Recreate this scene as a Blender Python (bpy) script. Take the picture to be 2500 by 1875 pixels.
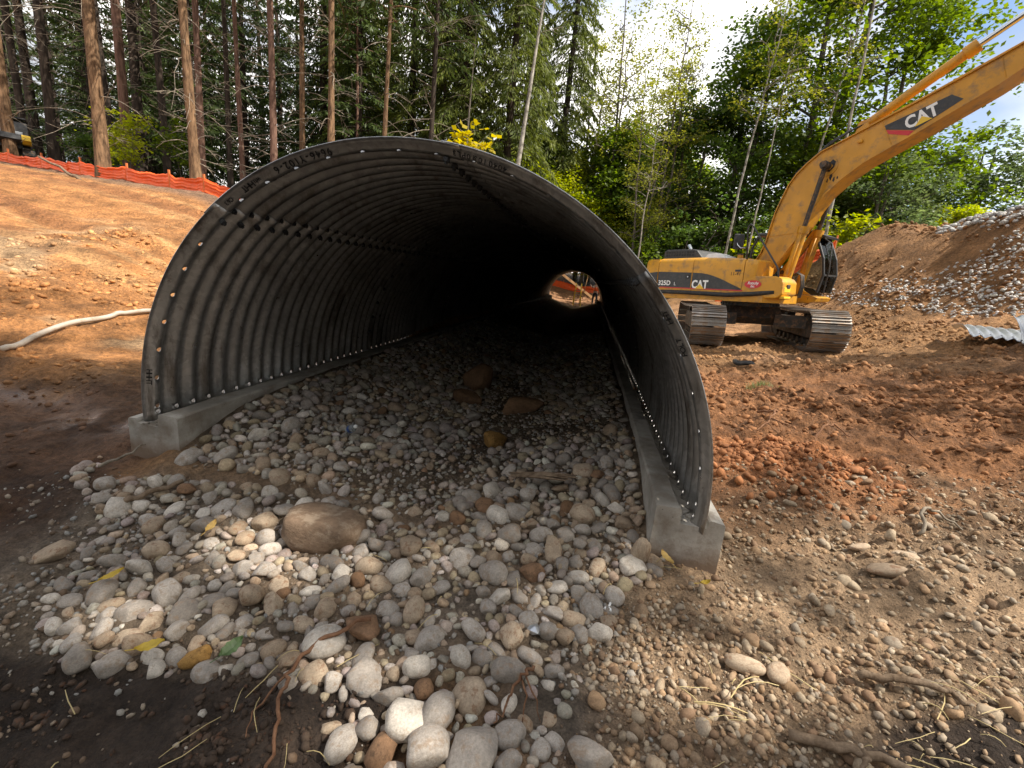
import bpy, bmesh, math, random
import numpy as np
from mathutils import Vector, Matrix

# ------------------------------------------------------------------ clear
for _o in list(bpy.data.objects):
    bpy.data.objects.remove(_o, do_unlink=True)
scene = bpy.context.scene
COL = scene.collection

# ------------------------------------------------------------------ camera
EYE = 1.6
PITCH, ROLL = 0.234, 0.1006
_cp, _sp, _cr, _sr = math.cos(PITCH), math.sin(PITCH), math.cos(ROLL), math.sin(ROLL)
_fwd = Vector((0, _cp, -_sp)); _rt = Vector((1, 0, 0)); _dn = Vector((0, -_sp, -_cp))
_right = _cr * _rt - _sr * _dn
_down = _sr * _rt + _cr * _dn
cam_data = bpy.data.cameras.new('camera')
cam_data.sensor_fit = 'HORIZONTAL'
cam_data.sensor_width = 36.0
cam_data.lens = 1084.15 / 2500.0 * 36.0
cam_data.clip_start = 0.05
cam_data.clip_end = 5000.0
cam = bpy.data.objects.new('camera', cam_data)
COL.objects.link(cam)
_m = Matrix.Identity(4)
for _i in range(3):
    _m[_i][0] = _right[_i]; _m[_i][1] = -_down[_i]; _m[_i][2] = -_fwd[_i]
_m[2][3] = EYE
cam.matrix_world = _m
scene.camera = cam

# ------------------------------------------------------------------ sky, sun, exposure
SUN_AZ = math.radians(107.0)      # clockwise from +y: the sun stands to the right of the view
SUN_EL = math.radians(53.0)
SUN_DIR = Vector((math.sin(SUN_AZ) * math.cos(SUN_EL), math.cos(SUN_AZ) * math.cos(SUN_EL), math.sin(SUN_EL)))
world = bpy.data.worlds.new('World')
scene.world = world
world.use_nodes = True
_nt = world.node_tree
_nt.nodes.clear()
_out = _nt.nodes.new('ShaderNodeOutputWorld')
_bg = _nt.nodes.new('ShaderNodeBackground'); _bg.inputs['Strength'].default_value = 0.12
_sky = _nt.nodes.new('ShaderNodeTexSky')
_sky.sky_type = 'NISHITA'; _sky.sun_disc = False
_sky.sun_elevation = SUN_EL; _sky.sun_rotation = SUN_AZ
_sky.air_density = 1.0; _sky.dust_density = 0.6
_tc = _nt.nodes.new('ShaderNodeTexCoord')
_map = _nt.nodes.new('ShaderNodeMapping'); _map.inputs['Scale'].default_value = (1.0, 1.0, 1.9); _map.inputs['Location'].default_value = (15.5, 8.5, 4.5)
_n1 = _nt.nodes.new('ShaderNodeTexNoise'); _n1.inputs['Scale'].default_value = 1.7
_n1.inputs['Detail'].default_value = 7.0; _n1.inputs['Roughness'].default_value = 0.52
_rmp = _nt.nodes.new('ShaderNodeValToRGB')
_rmp.color_ramp.elements[0].position = 0.33; _rmp.color_ramp.elements[1].position = 0.53
_n2 = _nt.nodes.new('ShaderNodeTexNoise'); _n2.inputs['Scale'].default_value = 3.1
_n2.inputs['Detail'].default_value = 5.0
_rmp2 = _nt.nodes.new('ShaderNodeValToRGB')
_rmp2.color_ramp.elements[0].position = 0.36; _rmp2.color_ramp.elements[0].color = (3.6, 3.8, 4.15, 1)
_rmp2.color_ramp.elements[1].position = 0.54; _rmp2.color_ramp.elements[1].color = (9.6, 9.2, 8.7, 1)
_mix = _nt.nodes.new('ShaderNodeMix'); _mix.data_type = 'RGBA'
_nt.links.new(_tc.outputs['Generated'], _map.inputs['Vector'])
_nt.links.new(_map.outputs['Vector'], _n1.inputs['Vector'])
_nt.links.new(_map.outputs['Vector'], _n2.inputs['Vector'])
_nt.links.new(_n1.outputs['Fac'], _rmp.inputs['Fac'])
_nt.links.new(_n2.outputs['Fac'], _rmp2.inputs['Fac'])
_nt.links.new(_rmp.outputs['Color'], _mix.inputs['Factor'])
_nt.links.new(_sky.outputs['Color'], _mix.inputs['A'])
_nt.links.new(_rmp2.outputs['Color'], _mix.inputs['B'])
_nt.links.new(_mix.outputs['Result'], _bg.inputs['Color'])
_nt.links.new(_bg.outputs['Background'], _out.inputs['Surface'])

sun_data = bpy.data.lights.new('sun', 'SUN')
sun_data.energy = 5.0
sun_data.angle = math.radians(0.55)
sun_data.color = (1.0, 0.93, 0.82)
sun = bpy.data.objects.new('sun', sun_data)
COL.objects.link(sun)
sun.rotation_euler = SUN_DIR.to_track_quat('Z', 'Y').to_euler()
sun.location = (30, -5, 40)

scene.view_settings.view_transform = 'Standard'
scene.view_settings.look = 'None'
scene.view_settings.exposure = 0.78
scene.view_settings.gamma = 1.0
scene.view_settings.use_curve_mapping = False
scene.render.engine = 'CYCLES'
scene.render.resolution_x = 1024
scene.render.resolution_y = 768
scene.cycles.max_bounces = 8

# ------------------------------------------------------------------ terrain function (numpy)
# culvert axis frame: axial direction AX_D, lateral (right) AX_R, from the point under the camera
YAW = 0.1496
AX_D = np.array([math.sin(YAW), math.cos(YAW), 0.0])
AX_R = np.array([math.cos(YAW), -math.sin(YAW), 0.0])
def A2W(ax, lat, z=0.0):
    return (ax * AX_D[0] + lat * AX_R[0], ax * AX_D[1] + lat * AX_R[1], z)

def vnoise(x, y, seed=0):
    x = np.asarray(x, float); y = np.asarray(y, float)
    xi = np.floor(x); yi = np.floor(y)
    fx = x - xi; fy = y - yi
    u = fx * fx * (3 - 2 * fx); v = fy * fy * (3 - 2 * fy)
    def h(a, b):
        n = (a.astype(np.int64) * 374761393 + b.astype(np.int64) * 668265263 + seed * 1442695041) & 0x7fffffff
        n = ((n ^ (n >> 13)) * 1274126177) & 0x7fffffff
        n = (n ^ (n >> 16)) & 0xffff
        return n / 65535.0 * 2 - 1
    a = h(xi, yi); b = h(xi + 1, yi); c = h(xi, yi + 1); d = h(xi + 1, yi + 1)
    return (a * (1 - u) + b * u) * (1 - v) + (c * (1 - u) + d * u) * v
def fbm(x, y, seed=0, octv=4, rough=0.5):
    s = 0; amp = 1.0; f = 1.0
    for k in range(octv):
        s = s + amp * vnoise(x * f + 17.3 * k, y * f - 9.1 * k, seed + k * 7)
        amp *= rough; f *= 2.03
    return s
def sstep(a, b, x):
    t = np.clip((x - a) / (b - a), 0, 1)
    return t * t * (3 - 2 * t)

CTRL = [
 # foreground
 (0,0,-.02),(0,-3,-.05),(-3,-3,-.1),(4,-4,.3),(0.14,1.45,-.06),(-.4,1.3,-.10),(-.47,2.2,-.02),(-1.79,2.4,-.02),(-2.18,1.8,-.12),
 (-1.43,1.4,-.14),(-3.26,2.7,.0),(-1.4,2.6,.02),(1.1,2.1,.06),(1.25,1.55,.03),(2.16,1.6,.12),(2.22,2.8,.18),(3.7,3.0,.30),
 (2.1,3.6,.30),(-2.9,2.7,.05),(-3.5,3.3,.16),(-3.85,4.0,.26),(4,0,.35),(-6,0,.1),(1.6,2.7,.14),
 # right bench and excavator pad
 (3.43,6.8,.46),(4.05,5.8,.50),(4.66,5.2,.50),(5.96,5.3,.66),(4.5,8.5,.46),(4.7,11.3,.42),(6.48,12.8,.51),(7.2,10.4,.58),(8.0,13.5,.68),
 (5.6,14.6,.48),(6.89,7.0,.86),(7.3,8.5,.84),(8.3,7.5,1.12),(7.96,9.5,.86),(9.72,10.5,1.42),(9.2,8.6,1.28),(12,7,1.6),(12,4,1.5),(8,1,1.0),(14,0,2.0),
 # spoil mound
 (11.3,18.6,3.3),(11.97,17.5,4.13),(12.44,17.0,4.58),(12.98,16.5,4.72),(13.27,15.5,4.54),(13.33,15.0,4.56),(13.12,13.5,4.64),(12.9,12.4,4.51),
 (11.62,14.5,3.12),(12.08,13,3.12),(11.95,11.5,3.07),(10.53,15.5,2.17),(10.53,13.5,1.99),(10.95,12,2.0),(11.55,10.8,2.08),(10.3,18,1.9),
 (15.5,17.5,3.4),(16,14,3.6),(15.5,11,3.4),(14,9,2.6),(17,20,2.4),(12,21,2.2),(19,12,2.6),
 # left bank and haul slope
 (-5.5,5.5,.46),(-5.4,4.5,.24),(-5.2,6.5,.66),(-4.5,3,.14),(-6.5,3,.35),(-9,4,.8),(-9.7,10,1.72),(-7.1,10,1.85),(-12.4,16,3.39),(-9.93,15,3.19),
 (-14.75,17,3.63),(-17.9,18,3.83),(-22.5,20,4.24),(-15,11,2.5),(-22,12,3.2),(-15,5,1.5),(-25,5,2.5),(-7.5,15.3,2.6),(-4.6,9,.75),
 (-15,24,4.3),(-25,27,4.9),(-9.5,22,3.7),(-30,40,5.2),(-15,40,4.8),(-5.5,24,2.4),(-7,34,3.0),(-6,16.5,1.8),
 # right rear
 (3,12,.42),(4,17,.6),(5.5,22,.9),(8,20,1.3),(8,26,1.7),(14,28,2.2),(22,26,2.8),(9,34,1.6),
]
for _a in (6, 9, 13, 17, 21, 25, 29, 33):
    CTRL.append(A2W(_a, -3.7, .34 if _a < 6.5 else .62)); CTRL.append(A2W(_a, 1.5, .36))
# beyond the far end: trench floor, then a cut bank
CTRL += [A2W(35.5, -1.2, .02), A2W(37, -3, .2), A2W(37, 1, .25), A2W(38.2, -1, .2), A2W(39.6, -3, 1.15), A2W(39.6, 1, 1.05), A2W(39.8, 4, 1.2), A2W(40, -7, 1.6),
         A2W(42, -3, 1.5), A2W(42, 2, 1.5), A2W(50, -1, 2.2)]
for _k in range(14):
    _t = _k / 14 * 2 * math.pi
    CTRL.append((70 * math.cos(_t), 20 + 70 * math.sin(_t), 3.2 - 1.6 * math.cos(_t) + (0.6 if math.sin(_t) > 0 else -1.5)))
_C = np.array(CTRL, float)
def _phi(r2):
    return 0.5 * r2 * np.log(r2 + 1e-9)
def _fit():
    n = len(_C)
    d2 = ((_C[:, None, :2] - _C[None, :, :2]) ** 2).sum(-1)
    A = np.zeros((n + 3, n + 3))
    A[:n, :n] = _phi(d2) + np.eye(n) * 0.35
    A[:n, n] = 1; A[:n, n + 1:] = _C[:, :2]; A[n, :n] = 1; A[n + 1:, :n] = _C[:, :2].T
    b = np.zeros(n + 3); b[:n] = _C[:, 2]
    return np.linalg.solve(A, b)
_W = _fit()
def _tps(x, y):
    out = np.empty_like(x)
    n = len(_C)
    for s in range(0, len(x), 40000):
        xs = x[s:s + 40000]; ys = y[s:s + 40000]
        d2 = (xs[:, None] - _C[None, :, 0]) ** 2 + (ys[:, None] - _C[None, :, 1]) ** 2
        out[s:s + 40000] = _phi(d2) @ _W[:n] + _W[n] + _W[n + 1] * xs + _W[n + 2] * ys
    return out
LAT_L, LAT_R = -2.78, 0.54          # inner faces of the two footings
def bed(ax, lat):
    e = np.interp(ax, [2.3, 3.2, 4.5, 8, 20, 34], [.15, .33, .38, .38, .36, .34])
    c = np.interp(ax, [2.3, 3.5, 5.5, 9, 20, 34], [.02, .05, .12, .10, -.05, -.22])
    lc = np.interp(ax, [2, 4, 7, 34], [-1.0, -.75, -.95, -1.15])
    t = np.where(lat < lc, (lc - lat) / (lc - LAT_L), (lat - lc) / (LAT_R - lc))
    t = np.clip(t, 0, 1.0)
    return c + (e - c) * (t ** 1.3) + 0.035 * vnoise(ax * 1.1, lat * 1.4, 5)
def Hs(x, y, detail=True):
    x = np.atleast_1d(np.asarray(x, float)).ravel(); y = np.atleast_1d(np.asarray(y, float)).ravel()
    rad = np.hypot(x, y - 15)
    xx = np.where(rad > 75, x * 75 / np.maximum(rad, 1e-6), x)
    yy = np.where(rad > 75, 15 + (y - 15) * 75 / np.maximum(rad, 1e-6), y)
    z = _tps(xx, yy)
    ax = x * AX_D[0] + y * AX_D[1]; lat = x * AX_R[0] + y * AX_R[1]
    # keep the ground outside the shell down at footing level
    near = sstep(5.0, 3.2, np.abs(lat + 1.15)) * sstep(2.0, 3.4, ax) * sstep(36.0, 34.5, ax)
    lid = .34 + .34 * sstep(5.0, 7.5, ax) * sstep(-2.5, -3.2, lat)
    z = z * (1 - near) + np.minimum(z, lid + .04 * vnoise(ax * .7, lat * .9, 3)) * near
    w = sstep(2.0, 3.0, ax) * sstep(37.5, 35.0, ax) * sstep(LAT_L - .25, LAT_L - .05, lat) * sstep(LAT_R + .25, LAT_R + .05, lat)
    z = z * (1 - w) + bed(ax, lat) * w
    # loose pile of red earth beside the right footing
    px, py = x - 2.25, y - 3.45
    z = z + .17 * np.exp(-((px / .62) ** 2 + (py / .42) ** 2)) + .08 * np.exp(-(((x - 1.75) / .3) ** 2 + ((y - 3.1) / .3) ** 2))
    if detail:
        soft = np.clip(rad / 40, 0, 1)
        rough = 1.0 - .6 * w
        z = z + rough * (.030 * fbm(x * 1.3, y * 1.3, 11, 3) + .020 * fbm(x * 5.1, y * 5.1, 23, 4, .6) - .022 * np.abs(fbm(x * 3.1, y * 3.1, 24, 3)))
        # clods on the red ground to the right, ledge east of the tracks
        rt = sstep(1.4, 2.6, x) * sstep(0.8, 2.0, y) * sstep(16, 10, y)
        n = fbm(x * 2.6, y * 2.6, 31, 4, .6)
        z = z + rt * (.055 * np.maximum(n, -.2) + .060 * np.maximum(fbm(x * 6.3, y * 6.3, 33, 4, .62) - .1, -.1) + .03 * vnoise(.9 * x * 3.0 + y * 1.2, .4 * x - y * 3.4, 34))
        # haul-road ruts running along the left slope
        nn = .37 * x + .93 * y
        lf = sstep(-4.2, -6.5, x) * sstep(2.5, 5, y) * sstep(45, 30, y)
        z = z + lf * (.045 * vnoise(nn * 2.4, x * .12, 41) + .055 * vnoise(nn * 4.4, x * .16, 42) * sstep(6.5, 9, y) + .016 * vnoise(nn * 15.0, x * .6, 43) + .05 * np.maximum(fbm(x * 2.2, y * 2.2, 44, 4, .6), 0) * sstep(9, 6, y + .3 * x + 2) + .02 * fbm(x * 3.5, y * 6.5, 45, 3, .6))
        # lumps on the spoil mound
        md = sstep(9.4, 10.6, x) * sstep(8.5, 10.5, y) * sstep(24, 19, y)
        z = z + md * (.10 * fbm(x * 1.4, y * 1.4, 51, 4, .6) + .05 * np.maximum(fbm(x * 4.5, y * 4.5, 52, 3), -.2))
        # mud holes left of the footing
        z = z - .11 * np.exp(-(((x + 3.95) / .55) ** 2 + ((y - 3.55) / .28) ** 2))
        z = z + .12 * np.exp(-(((x + 4.9) / .75) ** 2 + ((y - 4.3) / .22) ** 2)) * (1 + .8 * fbm(x * 4, y * 4, 47, 3))
        z = z - .06 * np.exp(-(((x + 1.5) / .8) ** 2 + ((y - 1.2) / .35) ** 2))
    return z
def H1(x, y):
    return float(Hs([x], [y])[0])
# ------------------------------------------------------------------ helpers
def tag(o, label=None, cat=None, group=None, kind=None):
    if label: o['label'] = label
    if cat: o['category'] = cat
    if group: o['group'] = group
    if kind: o['kind'] = kind
    return o
def empty(name, loc=(0, 0, 0), rz=0.0, matrix=None):
    o = bpy.data.objects.new(name, None)
    o.empty_display_size = 0.2
    COL.objects.link(o)
    if matrix is not None:
        o.matrix_world = matrix
    else:
        o.location = loc; o.rotation_euler = (0, 0, rz)
    return o
def link_mesh(name, me, mat=None, parent=None, smooth=False):
    if mat is not None:
        me.materials.append(mat)
    o = bpy.data.objects.new(name, me)
    COL.objects.link(o)
    if parent is not None:
        o.parent = parent
    if smooth and len(me.polygons):
        me.polygons.foreach_set('use_smooth', np.ones(len(me.polygons), dtype=bool))
    return o
def np_mesh(name, V, F, smooth=False):
    """V n x 3, F list of (m x k) index arrays"""
    me = bpy.data.meshes.new(name)
    if not isinstance(F, (list, tuple)):
        F = [F]
    V = np.asarray(V, dtype=np.float32)
    loops = np.concatenate([np.asarray(f, dtype=np.int32).ravel() for f in F])
    tot = np.concatenate([np.full(len(f), f.shape[1], dtype=np.int32) for f in F])
    start = np.concatenate([[0], np.cumsum(tot)[:-1]]).astype(np.int32)
    me.vertices.add(len(V)); me.vertices.foreach_set('co', V.ravel())
    me.loops.add(len(loops)); me.loops.foreach_set('vertex_index', loops)
    me.polygons.add(len(tot)); me.polygons.foreach_set('loop_start', start); me.polygons.foreach_set('loop_total', tot)
    if smooth:
        me.polygons.foreach_set('use_smooth', np.ones(len(tot), dtype=bool))
    me.update(calc_edges=True)
    return me
def set_color(me, name, C):
    a = me.color_attributes.new(name, 'FLOAT_COLOR', 'POINT')
    C = np.asarray(C, dtype=np.float32)
    if C.shape[1] == 3:
        C = np.concatenate([C, np.ones((len(C), 1), np.float32)], 1)
    a.data.foreach_set('color', C.ravel())

class MB:
    """collects simple solids and builds ONE mesh"""
    def __init__(s): s.V = []; s.F = []
    def add(s, V, F):
        b = len(s.V); s.V += [tuple(v) for v in V]; s.F += [tuple(i + b for i in f) for f in F]; return s
    def box(s, c, d, rot=None, bev=0.0):
        hx, hy, hz = d[0] / 2, d[1] / 2, d[2] / 2
        if bev <= 0:
            V = [(sx * hx, sy * hy, sz * hz) for sx in (-1, 1) for sy in (-1, 1) for sz in (-1, 1)]
            F = [(0, 1, 3, 2), (4, 6, 7, 5), (0, 4, 5, 1), (2, 3, 7, 6), (0, 2, 6, 4), (1, 5, 7, 3)]
        else:
            b = min(bev, hx * .9, hy * .9, hz * .9)
            bm = bmesh.new(); bmesh.ops.create_cube(bm, size=1.0)
            for v in bm.verts: v.co = Vector((v.co.x * d[0], v.co.y * d[1], v.co.z * d[2]))
            bmesh.ops.bevel(bm, geom=list(bm.edges), offset=b, segments=2, affect='EDGES', profile=.5)
            bm.verts.index_update()
            V = [tuple(v.co) for v in bm.verts]; F = [tuple(v.index for v in f.verts) for f in bm.faces]; bm.free()
        if rot is not None:
            V = [tuple(rot @ Vector(v)) for v in V]
        return s.add([(v[0] + c[0], v[1] + c[1], v[2] + c[2]) for v in V], F)
    def prism(s, poly, y0, y1, plane='xz'):
        n = len(poly)
        if plane == 'xz': P = lambda p, y: (p[0], y, p[1])
        elif plane == 'xy': P = lambda p, y: (p[0], p[1], y)
        else: P = lambda p, y: (y, p[0], p[1])
        V = [P(p, y0) for p in poly] + [P(p, y1) for p in poly]
        F = [tuple(range(n)), tuple(range(2 * n - 1, n - 1, -1))] + [(i, i + n, (i + 1) % n + n, (i + 1) % n) for i in range(n)]
        return s.add(V, F)
    def tube(s, pts, r, n=8, cap=True):
        pts = [Vector(p) for p in pts]
        rr = r if isinstance(r, (list, tuple)) else [r] * len(pts)
        V = []; F = []; up = None
        for i, p in enumerate(pts):
            t = (pts[min(i + 1, len(pts) - 1)] - pts[max(i - 1, 0)]).normalized()
            if up is None:
                up = Vector((0, 0, 1)) if abs(t.z) < .9 else Vector((1, 0, 0))
            a = t.cross(up)
            if a.length < 1e-4: a = t.cross(Vector((0, 1, 0)))
            a.normalize(); b = a.cross(t).normalized(); up = b
            for k in range(n):
                ang = 2 * math.pi * k / n
                q = p + a * math.cos(ang) * rr[i] + b * math.sin(ang) * rr[i]
                V.append(tuple(q))
        for i in range(len(pts) - 1):
            for k in range(n):
                F.append((i * n + k, i * n + (k + 1) % n, (i + 1) * n + (k + 1) % n, (i + 1) * n + k))
        if cap:
            F.append(tuple(range(n - 1, -1, -1))); F.append(tuple(range((len(pts) - 1) * n, len(pts) * n)))
        return s.add(V, F)
    def cyl(s, a, b, r, n=16, r2=None):
        return s.tube([a, b], [r, r if r2 is None else r2], n)
    def mesh(s, name, smooth=False):
        me = bpy.data.meshes.new(name); me.from_pydata(s.V, [], s.F); me.update()
        bm = bmesh.new(); bm.from_mesh(me); bmesh.ops.recalc_face_normals(bm, faces=bm.faces); bm.to_mesh(me); bm.free()
        if smooth: me.polygons.foreach_set('use_smooth', np.ones(len(me.polygons), dtype=bool))
        return me
    def build(s, name, mat, parent=None, smooth=False):
        return link_mesh(name, s.mesh(name, smooth), mat, parent)
def autosmooth(o, deg=35):
    me = o.data
    me.polygons.foreach_set('use_smooth', np.ones(len(me.polygons), dtype=bool))
    try: me.set_sharp_from_angle(angle=math.radians(deg))
    except Exception: pass
    return o
def copy_tree(o, parent=None):
    c = o.copy(); COL.objects.link(c); c.parent = parent
    for ch in o.children:
        copy_tree(ch, c)
    return c

# ------------------------------------------------------------------ materials
def new_mat(name):
    m = bpy.data.materials.new(name); m.use_nodes = True
    nt = m.node_tree; nt.nodes.clear()
    out = nt.nodes.new('ShaderNodeOutputMaterial'); bs = nt.nodes.new('ShaderNodeBsdfPrincipled')
    nt.links.new(bs.outputs[0], out.inputs['Surface'])
    return m, nt, bs, out
def nnode(nt, kind, **kw):
    n = nt.nodes.new(kind)
    for k, v in kw.items(): n.inputs[k].default_value = v
    return n
def ramp(nt, src, stops):
    r = nt.nodes.new('ShaderNodeValToRGB')
    e = r.color_ramp.elements
    while len(e) < len(stops): e.new(0.5)
    for i, (p, c) in enumerate(stops):
        e[i].position = p; e[i].color = (c[0], c[1], c[2], 1) if not isinstance(c, (int, float)) else (c, c, c, 1)
    nt.links.new(src, r.inputs['Fac']); return r
def mixc(nt, a, b, fac, mode='MIX'):
    m = nt.nodes.new('ShaderNodeMix'); m.data_type = 'RGBA'; m.blend_type = mode
    for sock, v in (('A', a), ('B', b), ('Factor', fac)):
        if isinstance(v, (int, float)): m.inputs[sock].default_value = v
        elif isinstance(v, (tuple, list)): m.inputs[sock].default_value = (v[0], v[1], v[2], 1)
        else: nt.links.new(v, m.inputs[sock])
    return m.outputs['Result']
def coords(nt, kind='Object', scale=None):
    tc = nt.nodes.new('ShaderNodeTexCoord'); s = tc.outputs[kind]
    if scale is not None:
        mp = nt.nodes.new('ShaderNodeMapping'); mp.inputs['Scale'].default_value = scale; nt.links.new(s, mp.inputs['Vector']); s = mp.outputs['Vector']
    return s
def noise(nt, vec, scale, detail=4, rough=.55):
    n = nnode(nt, 'ShaderNodeTexNoise', Scale=scale, Detail=detail, Roughness=rough); nt.links.new(vec, n.inputs['Vector']); return n.outputs['Fac']
def bump(nt, bs, src, strength, dist=.02):
    b = nt.nodes.new('ShaderNodeBump'); b.inputs['Strength'].default_value = strength; b.inputs['Distance'].default_value = dist
    nt.links.new(src, b.inputs['Height']); nt.links.new(b.outputs['Normal'], bs.inputs['Normal']); return b
def plain(name, col, rough=.6, metal=0.0, var=.18, scale=6.0, dirt=None, dirt_amt=.5, bmp=0.0, bscale=30.0, aniso=None, coat=0.0):
    """procedural paint / metal / plastic: base colour with mottling, optional dirt patches and fine relief"""
    m, nt, bs, out = new_mat(name)
    v = coords(nt, 'Object', aniso)
    f = noise(nt, v, scale, 5)
    lo = tuple(c * (1 - var) for c in col); hi = tuple(min(1, c * (1 + var)) for c in col)
    r = ramp(nt, f, [(.3, lo), (.7, hi)])
    c = r.outputs['Color']
    if dirt is not None:
        f2 = noise(nt, v, scale * 2.3, 8, .68)
        r2 = ramp(nt, f2, [(.5, 0.0), (.66, dirt_amt)])
        c = mixc(nt, c, dirt, r2.outputs['Color'])
    nt.links.new(c, bs.inputs['Base Color'])
    rr = ramp(nt, noise(nt, v, scale * 1.7, 4), [(.3, max(0, rough - .1)), (.7, min(1, rough + .1))])
    nt.links.new(rr.outputs['Color'], bs.inputs['Roughness'])
    bs.inputs['Metallic'].default_value = metal
    if coat: bs.inputs['Coat Weight'].default_value = coat
    if bmp: bump(nt, bs, noise(nt, v, bscale, 6, .6), bmp, .01)
    return m

def leaf_mat(name, c1, c2, trans=.45, scale=1.3, rough=.5):
    m, nt, bs, out = new_mat(name)
    v = coords(nt, 'Object')
    f = noise(nt, v, scale, 4, .65)
    oi = nt.nodes.new('ShaderNodeObjectInfo')
    r = ramp(nt, f, [(.32, c1), (.68, c2)])
    hv = nt.nodes.new('ShaderNodeHueSaturation')
    mr = nt.nodes.new('ShaderNodeMapRange'); mr.inputs['To Min'].default_value = .75; mr.inputs['To Max'].default_value = 1.25
    nt.links.new(oi.outputs['Random'], mr.inputs['Value']); nt.links.new(mr.outputs['Result'], hv.inputs['Value'])
    nt.links.new(r.outputs['Color'], hv.inputs['Color'])
    nt.links.new(hv.outputs['Color'], bs.inputs['Base Color']); bs.inputs['Roughness'].default_value = rough
    bs.inputs['Specular IOR Level'].default_value = .25
    tr = nt.nodes.new('ShaderNodeBsdfTranslucent')
    bright = nt.nodes.new('ShaderNodeHueSaturation'); bright.inputs['Value'].default_value = 1.5; bright.inputs['Saturation'].default_value = 1.1
    nt.links.new(hv.outputs['Color'], bright.inputs['Color']); nt.links.new(bright.outputs['Color'], tr.inputs['Color'])
    mx = nt.nodes.new('ShaderNodeMixShader'); mx.inputs['Fac'].default_value = trans
    nt.links.new(bs.outputs[0], mx.inputs[1]); nt.links.new(tr.outputs[0], mx.inputs[2]); nt.links.new(mx.outputs[0], out.inputs['Surface'])
    return m
def bark_mat(name, c1, c2, scale=7.0, stretch=.22, bmp=.5):
    m, nt, bs, out = new_mat(name)
    v = coords(nt, 'Object', (1, 1, stretch))
    f = noise(nt, v, scale, 7, .68)
    r = ramp(nt, f, [(.33, c1), (.62, c2)])
    nt.links.new(r.outputs['Color'], bs.inputs['Base Color']); bs.inputs['Roughness'].default_value = .92
    bs.inputs['Specular IOR Level'].default_value = .15
    bump(nt, bs, noise(nt, v, scale * 2.2, 6, .65), bmp, .04)
    return m
def soil_mat():
    m, nt, bs, out = new_mat('site_soil')
    at = nt.nodes.new('ShaderNodeAttribute'); at.attribute_name = 'soil'
    wt = nt.nodes.new('ShaderNodeAttribute'); wt.attribute_name = 'wet'
    v = coords(nt, 'Object')
    f1 = noise(nt, v, 2.2, 8, .62); f2 = noise(nt, v, 21.0, 8, .66); f3 = noise(nt, v, 110.0, 4, .6)
    k1 = ramp(nt, f1, [(.3, .58), (.7, 1.38)]); k2 = ramp(nt, f2, [(.3, .50), (.72, 1.45)]); k3 = ramp(nt, f3, [(.3, .72), (.7, 1.28)])
    c = mixc(nt, at.outputs['Color'], k1.outputs['Color'], 1.0, 'MULTIPLY')
    c = mixc(nt, c, k2.outputs['Color'], 1.0, 'MULTIPLY'); c = mixc(nt, c, k3.outputs['Color'], 1.0, 'MULTIPLY')
    mp = nt.nodes.new('ShaderNodeMapping'); mp.inputs['Rotation'].default_value = (0, 0, math.radians(21.7)); mp.inputs['Scale'].default_value = (.16, 2.2, 1.0)
    nt.links.new(v, mp.inputs['Vector'])
    k5 = ramp(nt, noise(nt, mp.outputs['Vector'], 1.5, 8, .68), [(.32, .60), (.68, 1.34)])       # blade and track streaks
    c = mixc(nt, c, k5.outputs['Color'], .75, 'MULTIPLY')
    # dry pale crumbs
    cr = ramp(nt, noise(nt, v, 46.0, 5, .6), [(.60, 0.0), (.72, .4)])
    c = mixc(nt, c, mixc(nt, c, (1.7, 1.65, 1.55), 1.0, 'MULTIPLY'), cr.outputs['Color'])
    nt.links.new(c, bs.inputs['Base Color'])
    rr = ramp(nt, wt.outputs['Fac'], [(0.0, .93), (1.0, .16)])
    nt.links.new(rr.outputs['Color'], bs.inputs['Roughness'])
    bs.inputs['Specular IOR Level'].default_value = .35
    f4 = noise(nt, v, 6.5, 8, .66)
    def madd(src, k, add=None):
        n = nt.nodes.new('ShaderNodeMath'); n.operation = 'MULTIPLY_ADD'; n.inputs[1].default_value = k
        nt.links.new(src, n.inputs[0])
        if add is None: n.inputs[2].default_value = 0.0
        else: nt.links.new(add, n.inputs[2])
        return n.outputs[0]
    h = madd(f3, .010, madd(f2, .055, madd(f4, .16)))
    ws = nt.nodes.new('ShaderNodeMath'); ws.operation = 'MULTIPLY_ADD'; ws.inputs[1].default_value = -.8; ws.inputs[2].default_value = .95
    nt.links.new(wt.outputs['Fac'], ws.inputs[0])
    b = bump(nt, bs, h, .95, 1.0); nt.links.new(ws.outputs[0], b.inputs['Strength'])
    return m
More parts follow.
